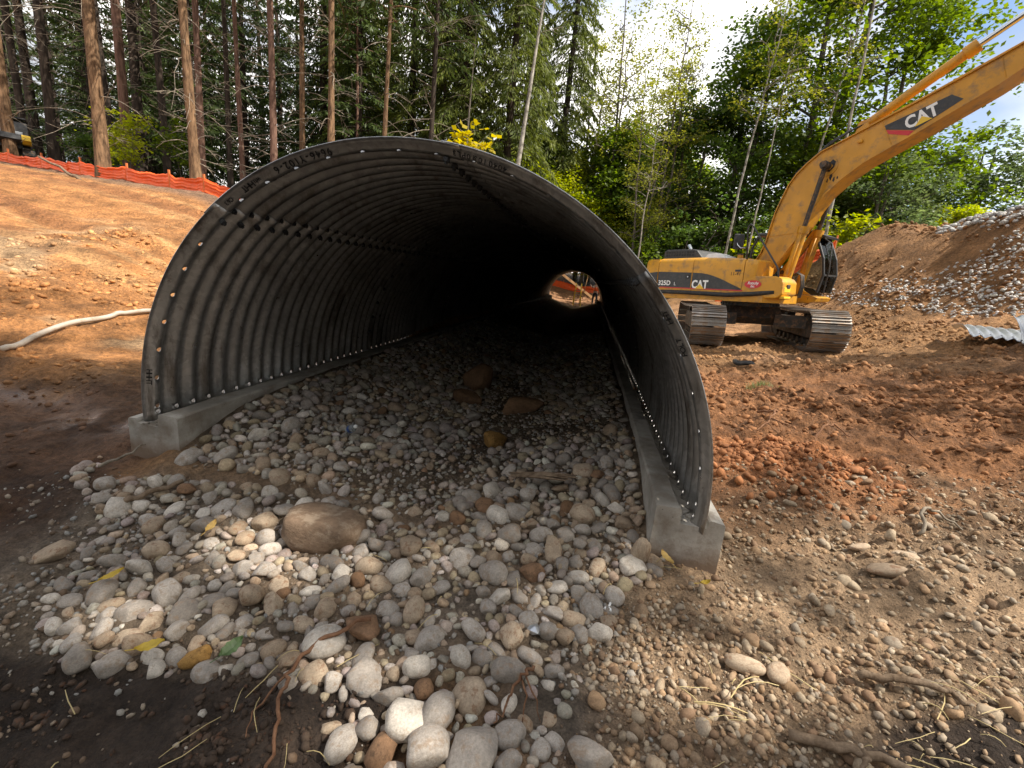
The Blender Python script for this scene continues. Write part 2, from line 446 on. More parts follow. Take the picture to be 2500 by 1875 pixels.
def stone_mat(name, lo, hi, stain=(.20, .10, .05), stain_amt=.5, attr=None):
    m, nt, bs, out = new_mat(name)
    v = coords(nt, 'Object')
    oi = nt.nodes.new('ShaderNodeObjectInfo')
    if attr:
        at = nt.nodes.new('ShaderNodeAttribute'); at.attribute_name = attr; base = at.outputs['Color']; sv = v
    else:
        rr = ramp(nt, oi.outputs['Random'], [(0.0, lo), (1.0, hi)]); base = rr.outputs['Color']
        ad = nt.nodes.new('ShaderNodeVectorMath'); ad.operation = 'ADD'
        cb = nt.nodes.new('ShaderNodeCombineXYZ'); ml = nt.nodes.new('ShaderNodeMath'); ml.operation = 'MULTIPLY'; ml.inputs[1].default_value = 37.0
        nt.links.new(oi.outputs['Random'], ml.inputs[0]); nt.links.new(ml.outputs[0], cb.inputs['X']); nt.links.new(ml.outputs[0], cb.inputs['Z'])
        nt.links.new(v, ad.inputs[0]); nt.links.new(cb.outputs[0], ad.inputs[1]); sv = ad.outputs[0]
    sc = 1.0 if not attr else 14.0
    k1 = ramp(nt, noise(nt, sv, 1.6 * sc, 6, .6), [(.3, .80), (.7, 1.18)])
    k2 = ramp(nt, noise(nt, sv, 9.0 * sc, 6, .7), [(.35, .78), (.65, 1.16)])
    c = mixc(nt, base, k1.outputs['Color'], 1.0, 'MULTIPLY'); c = mixc(nt, c, k2.outputs['Color'], 1.0, 'MULTIPLY')
    st = ramp(nt, noise(nt, sv, 2.0 * sc, 8, .74), [(.52, 0.0), (.61, min(.9, stain_amt * 1.3))])
    c = mixc(nt, c, stain, st.outputs['Color'])
    nt.links.new(c, bs.inputs['Base Color']); bs.inputs['Roughness'].default_value = .86
    bs.inputs['Specular IOR Level'].default_value = .3
    bump(nt, bs, noise(nt, sv, 12.0 * sc, 8, .7), .35, .02 if not attr else .004)
    return m

M = {}
M['soil'] = soil_mat()
M['cobble_grey'] = stone_mat('cobble_grey', (.245, .212, .180), (.415, .367, .318), stain=(.26, .18, .115))
M['cobble_tan'] = stone_mat('cobble_tan', (.295, .218, .148), (.43, .335, .24))
M['cobble_pale'] = stone_mat('cobble_pale', (.47, .42, .36), (.62, .555, .475), stain=(.30, .22, .15), stain_amt=.4)
M['cobble_brown'] = stone_mat('cobble_brown', (.17, .095, .05), (.26, .15, .085), stain=(.08, .05, .03))
M['cobble_ochre'] = stone_mat('cobble_ochre', (.33, .18, .05), (.36, .20, .06), stain=(.14, .07, .02), stain_amt=.8)
M['boulder'] = stone_mat('boulder_brown', (.165, .11, .072), (.185, .125, .082), stain=(.27, .205, .145), stain_amt=.9)
M['pebbles'] = stone_mat('pebbles_mixed', (0, 0, 0), (1, 1, 1), stain=(.16, .09, .05), stain_amt=.35, attr='col')
M['clods'] = stone_mat('earth_clods', (0, 0, 0), (1, 1, 1), stain=(.12, .05, .025), stain_amt=.4, attr='col')
def concrete_mat():
    m, nt, bs, out = new_mat('cast_concrete')
    v = coords(nt, 'Object')
    c = ramp(nt, noise(nt, v, 2.2, 8, .65), [(.35, (.24, .215, .18)), (.65, (.50, .465, .41))]).outputs['Color']
    c = mixc(nt, c, (.19, .14, .095), ramp(nt, noise(nt, v, 5.5, 8, .72), [(.50, 0.0), (.66, .65)]).outputs['Color'])
    hs_ = coords(nt, 'Object', (.6, .6, 14.0))                       # board and pour lines
    c = mixc(nt, c, (.72, .70, .66), ramp(nt, noise(nt, hs_, 2.0, 4), [(.55, 0.0), (.70, .35)]).outputs['Color'], 'MULTIPLY')
    vo = nt.nodes.new('ShaderNodeTexVoronoi'); vo.inputs['Scale'].default_value = 36.0; nt.links.new(v, vo.inputs['Vector'])
    pit = ramp(nt, vo.outputs['Distance'], [(.07, 1.0), (.13, 0.0)]); sel = ramp(nt, noise(nt, v, 9.0, 2), [(.54, 0.0), (.60, 1.0)])
    pm = mixc(nt, pit.outputs['Color'], sel.outputs['Color'], 1.0, 'MULTIPLY')
    c = mixc(nt, c, (.10, .085, .07), pm)
    sx = nt.nodes.new('ShaderNodeSeparateXYZ'); nt.links.new(v, sx.inputs[0])
    ad = nt.nodes.new('ShaderNodeMath'); ad.operation = 'MULTIPLY_ADD'; ad.inputs[1].default_value = .30; nt.links.new(noise(nt, v, 6.0, 8, .7), ad.inputs[0]); nt.links.new(sx.outputs['Z'], ad.inputs[2])
    mud = ramp(nt, ad.outputs[0], [(.24, .85), (.38, 0.0)])          # splashed mud above the ground line
    c = mixc(nt, c, (.17, .105, .062), mud.outputs['Color'])
    nt.links.new(c, bs.inputs['Base Color']); bs.inputs['Roughness'].default_value = .9
    bump(nt, bs, noise(nt, v, 26.0, 8, .65), .4, .01)
    return m
M['concrete'] = concrete_mat()
M['yellow'] = plain('machine_yellow_paint', (.56, .262, .014), .46, var=.14, scale=1.9, dirt=(.22, .125, .05), dirt_amt=.8)
M['yellow2'] = plain('bright_yellow_paint', (.78, .50, .03), .5, var=.06)
M['black'] = plain('machine_black_paint', (.028, .029, .031), .5, var=.25, dirt=(.13, .10, .07), dirt_amt=.3)
M['rubber'] = plain('black_rubber', (.022, .022, .022), .7, var=.3, dirt=(.14, .10, .07), dirt_amt=.35)
M['frame_steel'] = plain('undercarriage_steel', (.045, .042, .038), .62, metal=.3, var=.3, scale=4, dirt=(.24, .13, .06), dirt_amt=.8)
M['shoe_steel'] = plain('worn_track_steel', (.30, .27, .24), .42, metal=.75, var=.3, scale=2.2, dirt=(.26, .15, .075), dirt_amt=.9)
M['chrome'] = plain('cylinder_rod_chrome', (.55, .56, .57), .16, metal=1.0, var=.04)
M['white'] = plain('white_print', (.82, .82, .80), .6, var=.04)
M['red'] = plain('red_print', (.55, .025, .03), .5, var=.06)
M['ink'] = plain('marker_ink', (.010, .010, .011), .6, var=.2)
M['orange'] = plain('orange_fence_fabric', (.92, .125, .012), .55, var=.12, scale=5)
M['wood'] = plain('sawn_timber', (.42, .23, .10), .8, var=.2, scale=4, aniso=(1, 1, 6))
M['stake'] = plain('fence_stake_wood', (.62, .17, .05), .8, var=.15)
M['deadwood'] = bark_mat('dead_wood', (.10, .065, .04), (.26, .19, .13), 18, .5, .4)
M['root'] = bark_mat('bare_root', (.12, .055, .03), (.24, .13, .075), 22, .6, .4)
M['straw'] = plain('dry_straw', (.46, .36, .17), .7, var=.2, scale=9)
M['hose'] = plain('muddy_hose', (.40, .345, .28), .6, var=.12, scale=5, dirt=(.30, .19, .11), dirt_amt=.6)
M['glassy'] = None
_g, _nt2, _bs2, _o2 = new_mat('cab_glass')
_nt2.nodes.remove(_bs2)
_gl = _nt2.nodes.new('ShaderNodeBsdfGlossy'); _gl.inputs['Roughness'].default_value = .03; _gl.inputs['Color'].default_value = (.8, .85, .88, 1)
_tp = _nt2.nodes.new('ShaderNodeBsdfTransparent'); _tp.inputs['Color'].default_value = (.84, .87, .86, 1)
_fr = _nt2.nodes.new('ShaderNodeLayerWeight'); _fr.inputs['Blend'].default_value = .10
_mx = _nt2.nodes.new('ShaderNodeMixShader')
_nt2.links.new(_fr.outputs['Fresnel'], _mx.inputs['Fac']); _nt2.links.new(_tp.outputs[0], _mx.inputs[1]); _nt2.links.new(_gl.outputs[0], _mx.inputs[2])
_nt2.links.new(_mx.outputs[0], _o2.inputs['Surface'])
M['glassy'] = _g
M['bark_lit'] = bark_mat('conifer_bark_lit', (.045, .028, .018), (.28, .17, .095), 9.0, .22, 1.0)  # lighter conifer bark for sunlit trunks, the sunlight put into the colour
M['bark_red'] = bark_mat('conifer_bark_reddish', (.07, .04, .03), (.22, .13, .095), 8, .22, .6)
M['bark_shaded'] = bark_mat('conifer_bark_shaded', (.02, .016, .013), (.07, .052, .04), 6.5, .25, .6)  # darker conifer bark for trunks in shade, the shade put into the colour
M['bark_grey'] = bark_mat('broadleaf_bark', (.05, .042, .035), (.17, .145, .12), 7, .3, .5)
M['bark_birch'] = bark_mat('pale_alder_bark', (.07, .06, .05), (.40, .37, .32), 4.5, .9, .2)
M['twig'] = bark_mat('dead_twigs', (.10, .08, .06), (.33, .28, .22), 12, .5, .2)
M['needle'] = leaf_mat('conifer_needles', (.020, .034, .011), (.085, .12, .028), .3)
M['needle2'] = leaf_mat('drooping_spruce_needles', (.045, .068, .015), (.19, .215, .04), .38)
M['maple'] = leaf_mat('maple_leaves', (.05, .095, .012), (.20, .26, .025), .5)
M['maple_dark'] = leaf_mat('shaded_maple_leaves', (.035, .07, .016), (.12, .18, .03), .45)  # darker copy of the maple green, shade put into the leaf colour
M['maple_blue'] = leaf_mat('grey_green_leaves', (.07, .11, .045), (.20, .25, .09), .45)
M['limeleaf'] = leaf_mat('yellow_green_leaves', (.17, .23, .012), (.46, .46, .03), .55)
M['alder'] = leaf_mat('alder_leaves', (.09, .12, .02), (.32, .31, .045), .5)
M['goldleaf'] = leaf_mat('golden_leaves', (.24, .20, .015), (.44, .35, .03), .5)
M['grass'] = leaf_mat('grass_blades', (.10, .14, .03), (.26, .28, .07), .3)

def corr_mat():
    m, nt, bs, out = new_mat('galvanised_plate')
    v = coords(nt, 'Object'); oi = nt.nodes.new('ShaderNodeObjectInfo')
    k = ramp(nt, noise(nt, v, 1.4, 6, .6), [(.3, (.36, .355, .345)), (.7, (.56, .55, .535))])
    vo = nt.nodes.new('ShaderNodeTexVoronoi'); vo.inputs['Scale'].default_value = 32.0; nt.links.new(v, vo.inputs['Vector'])
    sx = nt.nodes.new('ShaderNodeSeparateColor'); nt.links.new(vo.outputs['Color'], sx.inputs[0])
    sp = ramp(nt, sx.outputs[0], [(0.0, .84), (1.0, 1.14)])                                   # zinc spangle
    c = mixc(nt, k.outputs['Color'], sp.outputs['Color'], 1.0, 'MULTIPLY')
    pr = ramp(nt, oi.outputs['Random'], [(0.0, .78), (1.0, 1.14)])                             # sheet to sheet
    c = mixc(nt, c, pr.outputs['Color'], 1.0, 'MULTIPLY')
    vd = coords(nt, 'Object', (3.5, 3.5, .5))
    ds = ramp(nt, noise(nt, vd, 1.6, 8, .72), [(.50, 0.0), (.64, .75)])                        # run-down dirt
    c = mixc(nt, c, (.13, .105, .082), ds.outputs['Color'])
    ru = ramp(nt, noise(nt, v, 4.6, 8, .75), [(.62, 0.0), (.72, .7)])
    c = mixc(nt, c, (.15, .075, .04), ru.outputs['Color'])
    nt.links.new(c, bs.inputs['Base Color'])
    rr = ramp(nt, noise(nt, v, 5.0, 5, .6), [(.3, .27), (.7, .44)]); nt.links.new(rr.outputs['Color'], bs.inputs['Roughness'])
    bs.inputs['Metallic'].default_value = .88
    bump(nt, bs, noise(nt, v, 7.0, 6, .65), .16, .012)
    return m
M['plate'] = corr_mat()
M['plate_new'] = plain('bright_galvanised_plate', (.62, .64, .66), .38, metal=.8, var=.12, scale=4, dirt=(.35, .33, .3), dirt_amt=.25)

# ------------------------------------------------------------------ lettering
def text_mesh(txt, size, thick=.002, offset=0.0, shear=0.0, spacing=1.0, sx=1.0):
    cu = bpy.data.curves.new('lettering', 'FONT')
    cu.body = txt; cu.size = size; cu.extrude = thick; cu.offset = offset; cu.shear = shear; cu.space_character = spacing
    cu.align_x = 'CENTER'; cu.align_y = 'CENTER'; cu.resolution_u = 3
    o = bpy.data.objects.new('lettering', cu); COL.objects.link(o)
    dg = bpy.context.evaluated_depsgraph_get()
    me = bpy.data.meshes.new_from_object(o.evaluated_get(dg))
    bpy.data.objects.remove(o, do_unlink=True); bpy.data.curves.remove(cu)
    if sx != 1.0:
        for v in me.vertices: v.co.x *= sx
    return me
def place_text(name, txt, size, origin, xdir, ydir, mat, parent=None, **kw):
    """letters run along xdir, stand along ydir"""
    me = text_mesh(txt, size, **kw)
    x = Vector(xdir).normalized(); y = Vector(ydir).normalized(); z = x.cross(y)
    R3 = Matrix((x, y, z)).transposed().to_4x4(); R3.translation = Vector(origin)
    me.transform(R3)
    return link_mesh(name, me, mat, parent)
# ------------------------------------------------------------------ ground sheet
def soil_fields(x, y):
    """soil colour and wetness by place: what kind of earth lies where"""
    n = len(x)
    ax = x * AX_D[0] + y * AX_D[1]; lat = x * AX_R[0] + y * AX_R[1]
    red = np.array([.225, .102, .041]); orange = np.array([.42, .19, .067]); pale = np.array([.47, .315, .175])
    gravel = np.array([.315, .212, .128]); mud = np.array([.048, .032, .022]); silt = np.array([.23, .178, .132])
    forest = np.array([.075, .052, .032]); wetred = np.array([.125, .066, .037]); brown = np.array([.29, .155, .066])
    C = np.tile(brown, (n, 1))
    def lay(col, w):
        nonlocal C
        w = np.clip(w, 0, 1)[:, None]; C = C * (1 - w) + col * w
    n1 = fbm(x * .55, y * .55, 61, 4); n2 = fbm(x * 1.7, y * 1.7, 62, 4); n3 = fbm(x * 4.2, y * 4.2, 63, 3)
    # right hand ground
    lay(red, sstep(.8, 1.8, x + .25 * n2) * sstep(1.6, 2.6, y - .25 * x + .2 * n2))
    lay(brown, sstep(6.5, 9, y + .6 * n1) * sstep(1.2, 2.2, x))
    lay(np.array([.36, .20, .10]), sstep(.1, .8, n1) * sstep(6, 8, y) * sstep(1.5, 3, x))
    lay(np.array([.275, .142, .060]), sstep(9.8, 11.2, x) * sstep(9.0, 11.5, y + .5 * n2) * .9)
    lay(np.array([.34, .14, .055]), np.exp(-(((x - 2.2) / .75) ** 2 + ((y - 3.4) / .5) ** 2)) * 1.3)
    # gravelly foreground right
    lay(gravel, sstep(.2, .9, x + .2 * n2) * sstep(3.1, 2.3, y - .12 * x + .3 * n2))
    # left slope
    L = sstep(-3.3, -4.4, x + .3 * n1)
    lay(orange, L * sstep(3.6, 4.8, y + .4 * n2 - .1 * (x + 5)))
    lay(pale, L * sstep(.0, .5, n1 + .35 * n2 - .02 * (y - 7)) * sstep(4, 5.2, y) * sstep(11, 8, y + .3 * x + 2) * .8)
    nn = .37 * x + .93 * y
    lay(np.array([.29, .12, .045]), L * sstep(.0, .5, vnoise(nn * 1.6, x * .08, 71)) * sstep(6, 9, y) * .75)  # darker streaks put the shade contrast of the ruts into the soil colour
    lay(np.array([.52, .30, .13]), L * sstep(.2, .6, vnoise(nn * 5.5, x * .15, 72)) * sstep(6, 8, y) * .6)
    lay(np.array([.20, .10, .05]), L * sstep(.35, .7, vnoise(nn * 3.3, x * .3, 73)) * sstep(.1, .5, n1) * sstep(4, 6, y) * .6)
    lay(np.array([.20, .13, .085]), L * sstep(1.3, .4, np.abs((y - 15) * .93 + (x + 9.9) * .37 + .25)) * .8)
    # wet red mud left of the footing
    lay(wetred, sstep(-2.3, -2.9, x) * sstep(4.35, 3.7, y + .3 * n2 + .12 * (x + 4)) * sstep(2.0, 2.6, y + .2 * n2))
    # silt and dark mud in the left foreground
    lay(silt, sstep(-.9, -1.4, x + .2 * n2) * sstep(2.75, 2.4, y + .15 * n2) * sstep(1.35, 1.7, y + .1 * n3))
    lay(wetred * .8, sstep(-2.45, -2.9, x + .1 * n3) * sstep(1.75, 2.05, y + .12 * n3) * sstep(3.0, 2.7, y))
    lay(mud, sstep(-.05, -.45, x + .12 * n2) * sstep(1.72, 1.50, y + .10 * n3 + .06 * x))
    lay(mud * 1.15, sstep(1.25, 1.6, x + .15 * n3) * sstep(1.52, 1.36, y + .1 * n3 - .05 * (x - 1.5)))
    lay(np.array([.225, .168, .116]), sstep(-2.6, -2.3, x) * sstep(.9, .6, x + .1 * n2) * sstep(1.45, 1.6, y) * sstep(3.0, 2.6, y) * .85)
    lay(silt * .95, np.exp(-(((x + .22) / .34) ** 2 + ((y - 1.95) / .24) ** 2)) * 1.2); lay(silt * .8, np.exp(-(((x - .28) / .26) ** 2 + ((y - 1.42) / .24) ** 2)) * 1.2)
    lay(silt * .0 + silt * .95, 0 * sstep(-.55, -.2, x) * sstep(1.1, .8, x + .1 * n2) * sstep(2.6, 2.3, y))
    # bed inside the shell
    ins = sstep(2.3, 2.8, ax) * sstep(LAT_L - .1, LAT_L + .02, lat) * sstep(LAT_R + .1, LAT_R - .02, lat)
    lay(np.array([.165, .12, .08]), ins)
    # forest floor
    fo = np.clip(sstep(.3, 2.0, (y - 15) * .93 + (x + 9.9) * .37) * sstep(-3.0, -6.0, x - (y - 18) * .15) + sstep(21, 24, y) * sstep(2, 6, x), 0, 1) * sstep(1.0, 5, np.abs(lat + 1.1) - 1.5)
    lay(forest, fo)
    lay(np.array([.33, .17, .085]), np.exp(-((ax - 38.5) / 2.2) ** 2) * sstep(9, 6, np.abs(lat + 1.1)))
    far = sstep(45, 60, np.hypot(x, y)); lay(forest, far)
    C = C * (1 + .12 * n3[:, None])
    wet = np.exp(-(((x + 3.35) / .42) ** 2 + ((y - 3.42) / .22) ** 2)) * 1.3 * sstep(-.5, .3, n3) + .9 * np.exp(-(((x + 4.35) / .5) ** 2 + ((y - 3.72) / .13) ** 2))
    wet = wet + .35 * sstep(-.05, -.45, x) * sstep(1.7, 1.5, y) * sstep(0, .6, n2)
    return np.clip(C, .01, 1), np.clip(wet, 0, 1)

def build_ground():
    def grow(start, step, k, end):
        out = []; p = start
        while abs(p) < end and len(out) < 900:
            p += step; step *= k; out.append(p)
        return out
    gx = np.array(grow(-3.4, -.026, 1.022, 380)[::-1] + list(np.arange(-3.4, 6.0, .026)) + grow(6.0, .026, 1.022, 380))
    gy = np.array(grow(1.0, -.05, 1.06, 160)[::-1] + list(np.arange(1.0, 3.6, .021)) + grow(3.6, .021, 1.0125, 650))
    nx, ny = len(gx), len(gy)
    X, Y = np.meshgrid(gx, gy)
    x = X.ravel(); y = Y.ravel()
    z = Hs(x, y)
    V = np.stack([x, y, z], 1)
    i = np.arange(nx * ny).reshape(ny, nx)
    F = np.stack([i[:-1, :-1], i[:-1, 1:], i[1:, 1:], i[1:, :-1]], -1).reshape(-1, 4)
    me = np_mesh('ground', V, F, smooth=True)
    C, wet = soil_fields(x, y)
    set_color(me, 'soil', C)
    set_color(me, 'wet', np.stack([wet, wet, wet], 1))
    o = link_mesh('ground', me, M['soil'])
    tag(o, 'bare construction-site earth of red, orange and brown soil', None, None, 'structure')
    return o
ground = build_ground()
# ------------------------------------------------------------------ corrugated arch culvert
PIT = 0.1524; AMP = 0.0255; CREST0 = 0.08
C_AX, C_LAT, C_Z = 2.5064, -1.1454, 0.409
RX, RZ = 1.916, 1.840
SKEW, SLOPE = -0.0556, 0.0074
NP = 21; RING_L = NP * PIT; NRING = 10
culvert = empty('culvert', A2W(C_AX, C_LAT, C_Z), -YAW)
tag(culvert, 'large dark corrugated steel arch culvert standing on two concrete footings', 'culvert')
def shell_pt(s, th, off=0.0):
    d = -AMP * np.cos(2 * np.pi * (s - CREST0) / PIT) + off
    x = (RX + d) * np.cos(th); z = (RZ + d) * np.sin(th)
    return x, s + SKEW * x, z + SLOPE * s
TH_B = math.asin(-.100 / RZ)                      # bottom edge sits in the footing key
TH_HOLE = math.asin((0.380 - C_Z) / RZ)
SEAMS = [math.radians(a) for a in (130.2, 80.9, 42.0)]
OVL = math.radians(3.2)
RIM_STEP = math.radians(6.85)
RIM_HOLES = [math.radians(90.5) + RIM_STEP * k for k in range(-14, 15)]
RH = 0.018
def plate_mesh(name, t0, t1, off, ring0, s_len, fine):
    offs = [0, .018, .034, .053, .0762, .0994, .1184, .1344] if fine else [0, .018, .046, .0762, .1064, .1344]
    S = [0.0, .03, .055] if ring0 else [0.0, .04]
    S.append(CREST0 - RH)
    k = 0
    while CREST0 + k * PIT < s_len - .01:
        for o in offs:
            s = CREST0 + k * PIT + o
            if s < s_len - .004: S.append(s)
        k += 1
    S.append(s_len)
    S = np.unique(np.round(S, 5))
    holes = []
    nseg = max(6, int(abs(t1 - t0) * 1.9 / (.055 if fine else .10)))
    T = list(np.linspace(t0, t1, nseg + 1))
    dth = RH / RX
    hl = []
    if ring0:
        for t in RIM_HOLES:
            if t0 + .03 < t < t1 - .03 and all(abs(t - sm) > .045 for sm in SEAMS): hl.append((t, 'rim'))
    for t in (TH_HOLE, math.pi - TH_HOLE):
        if t0 + .01 < t < t1 - .01: hl.append((t, 'base'))
    for t, _ in hl:
        T = [q for q in T if abs(q - t) > dth * 1.7 or q in (t0, t1)]
    for t, _ in hl: T += [t - dth, t, t + dth]
    T = np.array(sorted(T))
    ss, tt = np.meshgrid(S, T, indexing='ij')
    ns, nt_ = ss.shape
    ss = ss.copy(); tt = tt.copy()
    keep = np.ones((ns - 1, nt_ - 1), bool)
    for t, kind in hl:
        j = int(np.argmin(np.abs(T - t)))
        rows = [CREST0] if kind == 'rim' else [CREST0 + q * PIT for q in range(NP) if CREST0 + q * PIT < s_len - .03]
        for sc in rows:
            i = int(np.argmin(np.abs(S - sc)))
            if i < 1 or i >= ns - 1: continue
            keep[i - 1:i + 1, j - 1:j + 1] = False
            for di in (-1, 1):
                for dj in (-1, 1):
                    ss[i + di, j + dj] = S[i] + .72 * (S[i + di] - S[i]); tt[i + di, j + dj] = T[j] + .72 * (T[j + dj] - T[j])
    x, y, z = shell_pt(ss, tt, off)
    V = np.stack([x.ravel(), y.ravel(), z.ravel()], 1)
    idx = np.arange(ns * nt_).reshape(ns, nt_)
    F = np.stack([idx[:-1, :-1], idx[1:, :-1], idx[1:, 1:], idx[:-1, 1:]], -1)[keep]
    return np_mesh(name, V, F.reshape(-1, 4), smooth=True)
PLATES = [('side_plate', math.pi - TH_B, SEAMS[0] - OVL / 2, 0.0), ('crown_plate', SEAMS[0] + OVL / 2, SEAMS[1] - OVL / 2, .007),
          ('crown_plate', SEAMS[1] + OVL / 2, SEAMS[2] - OVL / 2, .014), ('side_plate', SEAMS[2] + OVL / 2, TH_B, .007)]
for pi_, (nm, ta, tb, off) in enumerate(PLATES):
    lo, hi = min(ta, tb), max(ta, tb)
    mA = plate_mesh(nm, lo, hi, off, True, RING_L + .11, True)
    mB = plate_mesh(nm, lo, hi, off, False, RING_L + .11, True)
    mC = plate_mesh(nm, lo, hi, off, False, RING_L + .11, False)
    for me in (mA, mB, mC): me.materials.append(M['plate'])
    for k in range(NRING):
        o = link_mesh(nm, mA if k == 0 else (mB if k == 1 else mC), None, culvert)
        o.location = (0, k * RING_L, k * RING_L * SLOPE)
        o.scale = (1 + .0035 * (k % 2), 1, 1 + .0035 * (k % 2))
        so = o.modifiers.new('sheet', 'SOLIDIFY'); so.thickness = .006; so.offset = 0
# bolts: two staggered rows on every lengthwise seam
def nut_mesh(name):
    mb = MB(); mb.tube([(0, 0, 0), (0, 0, .022)], .021, 6); mb.tube([(0, 0, .022), (0, 0, .034)], .011, 6)
    return mb.mesh(name)
nut = nut_mesh('bolt'); nut.materials.append(M['black'])
def bolt_frame(s, th, off):
    x, y, z = shell_pt(np.array(s), np.array(th), off)
    nrm = Vector((-math.cos(th), 0, -math.sin(th)))
    t = Vector((0, 1, 0)); b = nrm.cross(t)
    m = Matrix((t, b, nrm)).transposed().to_4x4(); m.translation = Vector((float(x), float(y), float(z))) + nrm * .004
    return m
_nb = 0; _rest = MB()
for k in range(6):
    for si, sm in enumerate(SEAMS):
        off = (0.0, .007, .007)[si]
        for q in range(NP):
            for row in (0, 1):
                s = k * RING_L + CREST0 + q * PIT + (PIT / 2 if row else 0)
                th = sm + (.017 if row == 0 else -.017)
                mm = bolt_frame(s, th, off)
                if k < 2 and _nb < 290:
                    o = link_mesh('bolt', nut, None, culvert); o.matrix_local = mm; _nb += 1
                else:
                    V = [tuple(mm @ v.co) for v in nut.vertices]
                    _rest.add(V, [tuple(p.vertices) for p in nut.polygons])
    if k:
        for a in range(-12, 13):
            mm = bolt_frame(k * RING_L + CREST0, math.radians(90.5) + RIM_STEP * a, -.004)
            _rest.add([tuple(mm @ v.co) for v in nut.vertices], [tuple(p.vertices) for p in nut.polygons])
tag(_rest.build('bolts', M['black'], culvert), None, None, None, 'stuff')
# marker handwriting on the rim, written upside down as seen from outside
def rim_text(txt, deg, size, s=.036, flip=1, **kw):
    step = size * .62 / RX
    n = len(txt)
    mb = []
    for i, ch in enumerate(txt):
        if ch == ' ': continue
        th = math.radians(deg) + (i - (n - 1) / 2) * step
        x, y, z = shell_pt(np.array(s), np.array(th), -.0055)
        x2, y2, z2 = shell_pt(np.array(s + .02), np.array(th), -.0055)
        org = Vector((float(x), float(y), float(z)))
        xd = Vector((-math.sin(th), 0, math.cos(th))); yd = (Vector((float(x2), float(y2), float(z2))) - org)
        yd = yd - xd * xd.dot(yd)
        o = place_text('handwriting', ch, size, org, xd, yd, M['ink'], culvert, thick=.0004, offset=.0006)
for txt, dg, sz in (('9646-Y102-6', 108.8, .060), ('HHT', 121.4, .052), ('wh', 119.0, .040), ('C63', 126.6, .036), ('10PL3', 78.6, .045), ('1103', 75.3, .045),
                    ('4040', 72.6, .045), ('HHT', 35.5, .045), ('POLT', 30.0, .045), ('HHHT', 172.6, .050)):
    rim_text(txt, dg, sz)
rim_text('TS165 1103 TX', 114.5, .036, s=.155)
rim_text('TS165 RB7 1103', 66.5, .034, s=.155)

# ------------------------------------------------------------------ footings
def footing(name, prof, ax0, ax1, label):
    root = empty(name, A2W(ax0, 0, 0), -YAW)
    n = len(prof); N = 150
    ys = np.concatenate([np.linspace(0, 5, 90), np.linspace(5.15, ax1 - ax0, N - 90)])
    P = np.array(prof)
    V = np.zeros((N, n, 3))
    for i, yv in enumerate(ys):
        V[i, :, 0] = P[:, 0] + .006 * vnoise(np.full(n, yv * 3.1), P[:, 1] * 9 + P[:, 0] * 3, 91)
        V[i, :, 1] = yv
        V[i, :, 2] = P[:, 1] + .007 * vnoise(np.full(n, yv * 3.7), P[:, 0] * 8, 92) + SLOPE * yv
    V[0, :, 1] += .006 * vnoise(P[:, 0] * 30, P[:, 1] * 30, 93)
    idx = np.arange(N * n).reshape(N, n)
    F = np.stack([idx[:-1], np.roll(idx[:-1], -1, 1), np.roll(idx[1:], -1, 1), idx[1:]], -1).reshape(-1, 4)
    me = bpy.data.meshes.new(name)
    me.from_pydata([tuple(v) for v in V.reshape(-1, 3)], [], [tuple(f) for f in F] + [tuple(range(n - 1, -1, -1)), tuple(idx[-1])])
    bm = bmesh.new(); bm.from_mesh(me); bmesh.ops.recalc_face_normals(bm, faces=bm.faces); bm.to_mesh(me); bm.free()
    o = link_mesh('wall', me, M['concrete'], root)
    autosmooth(o, 40)
    tag(root, label, 'footing', 'concrete footings under the arch')
    # broken grout left in the key
    g = MB(); rnd = random.Random(5 if ax0 > 2.5 else 6)
    kx0, kx1, kz = prof_key[name_side(prof)]
    for i in range(26):
        s = rnd.uniform(.02, 3.0) if i > 8 else rnd.uniform(.0, .25)
        bx = rnd.uniform(kx0 + .01, kx1 - .01); r_ = rnd.uniform(.008, .022)
        g.add(*rock_lowpoly(rnd, (bx, s, kz + r_ * .4 + SLOPE * s), (r_ * 1.5, r_ * 1.8, r_ * .8)))
    tag(g.build('grout', M['concrete'], root), None, None, None, 'stuff')
    return root
_ICO = None
def ico_raw(sub):
    bm = bmesh.new(); bmesh.ops.create_icosphere(bm, subdivisions=sub, radius=1.0)
    bm.verts.index_update()
    V = np.array([v.co[:] for v in bm.verts]); F = np.array([[v.index for v in f.verts] for f in bm.faces]); bm.free()
    return V, F
ICO0, ICO0F = ico_raw(1); ICO1, ICO1F = ico_raw(2); ICO2, ICO2F = ico_raw(3)
def rock_lowpoly(rnd, c, sc):
    V = ICO0.copy() * np.array([[rnd.uniform(.75, 1.2)] for _ in range(len(ICO0))])
    V = V * np.array(sc)
    return [tuple(v + np.array(c)) for v in V], [tuple(f) for f in ICO0F]
prof_key = {'L': (-3.125, -2.945, .30), 'R': (.68, .83, .33)}
def name_side(prof): return 'L' if prof[0][0] < -1 else 'R'
FL = [(-3.20, -.45), (-3.20, .325), (-3.19, .337), (-3.135, .335), (-3.125, .325), (-3.122, .30), (-2.95, .298), (-2.945, .31), (-2.944, .385), (-2.934, .395), (-2.79, .397), (-2.78, .387), (-2.775, -.45)]
FR = [(.535, -.45), (.54, .412), (.55, .423), (.668, .421), (.68, .41), (.682, .335), (.69, .328), (.826, .33), (.832, .34), (.835, .368), (.845, .376), (.918, .368), (.926, .358), (.93, -.45)]
footing('concrete_footing', FL, 2.595, 34.2, 'pale concrete footing keyed under the culvert shell on the muddy puddle side')
footing('concrete_footing', FR, 2.43, 34.0, 'pale concrete footing keyed under the culvert shell on the excavator side')
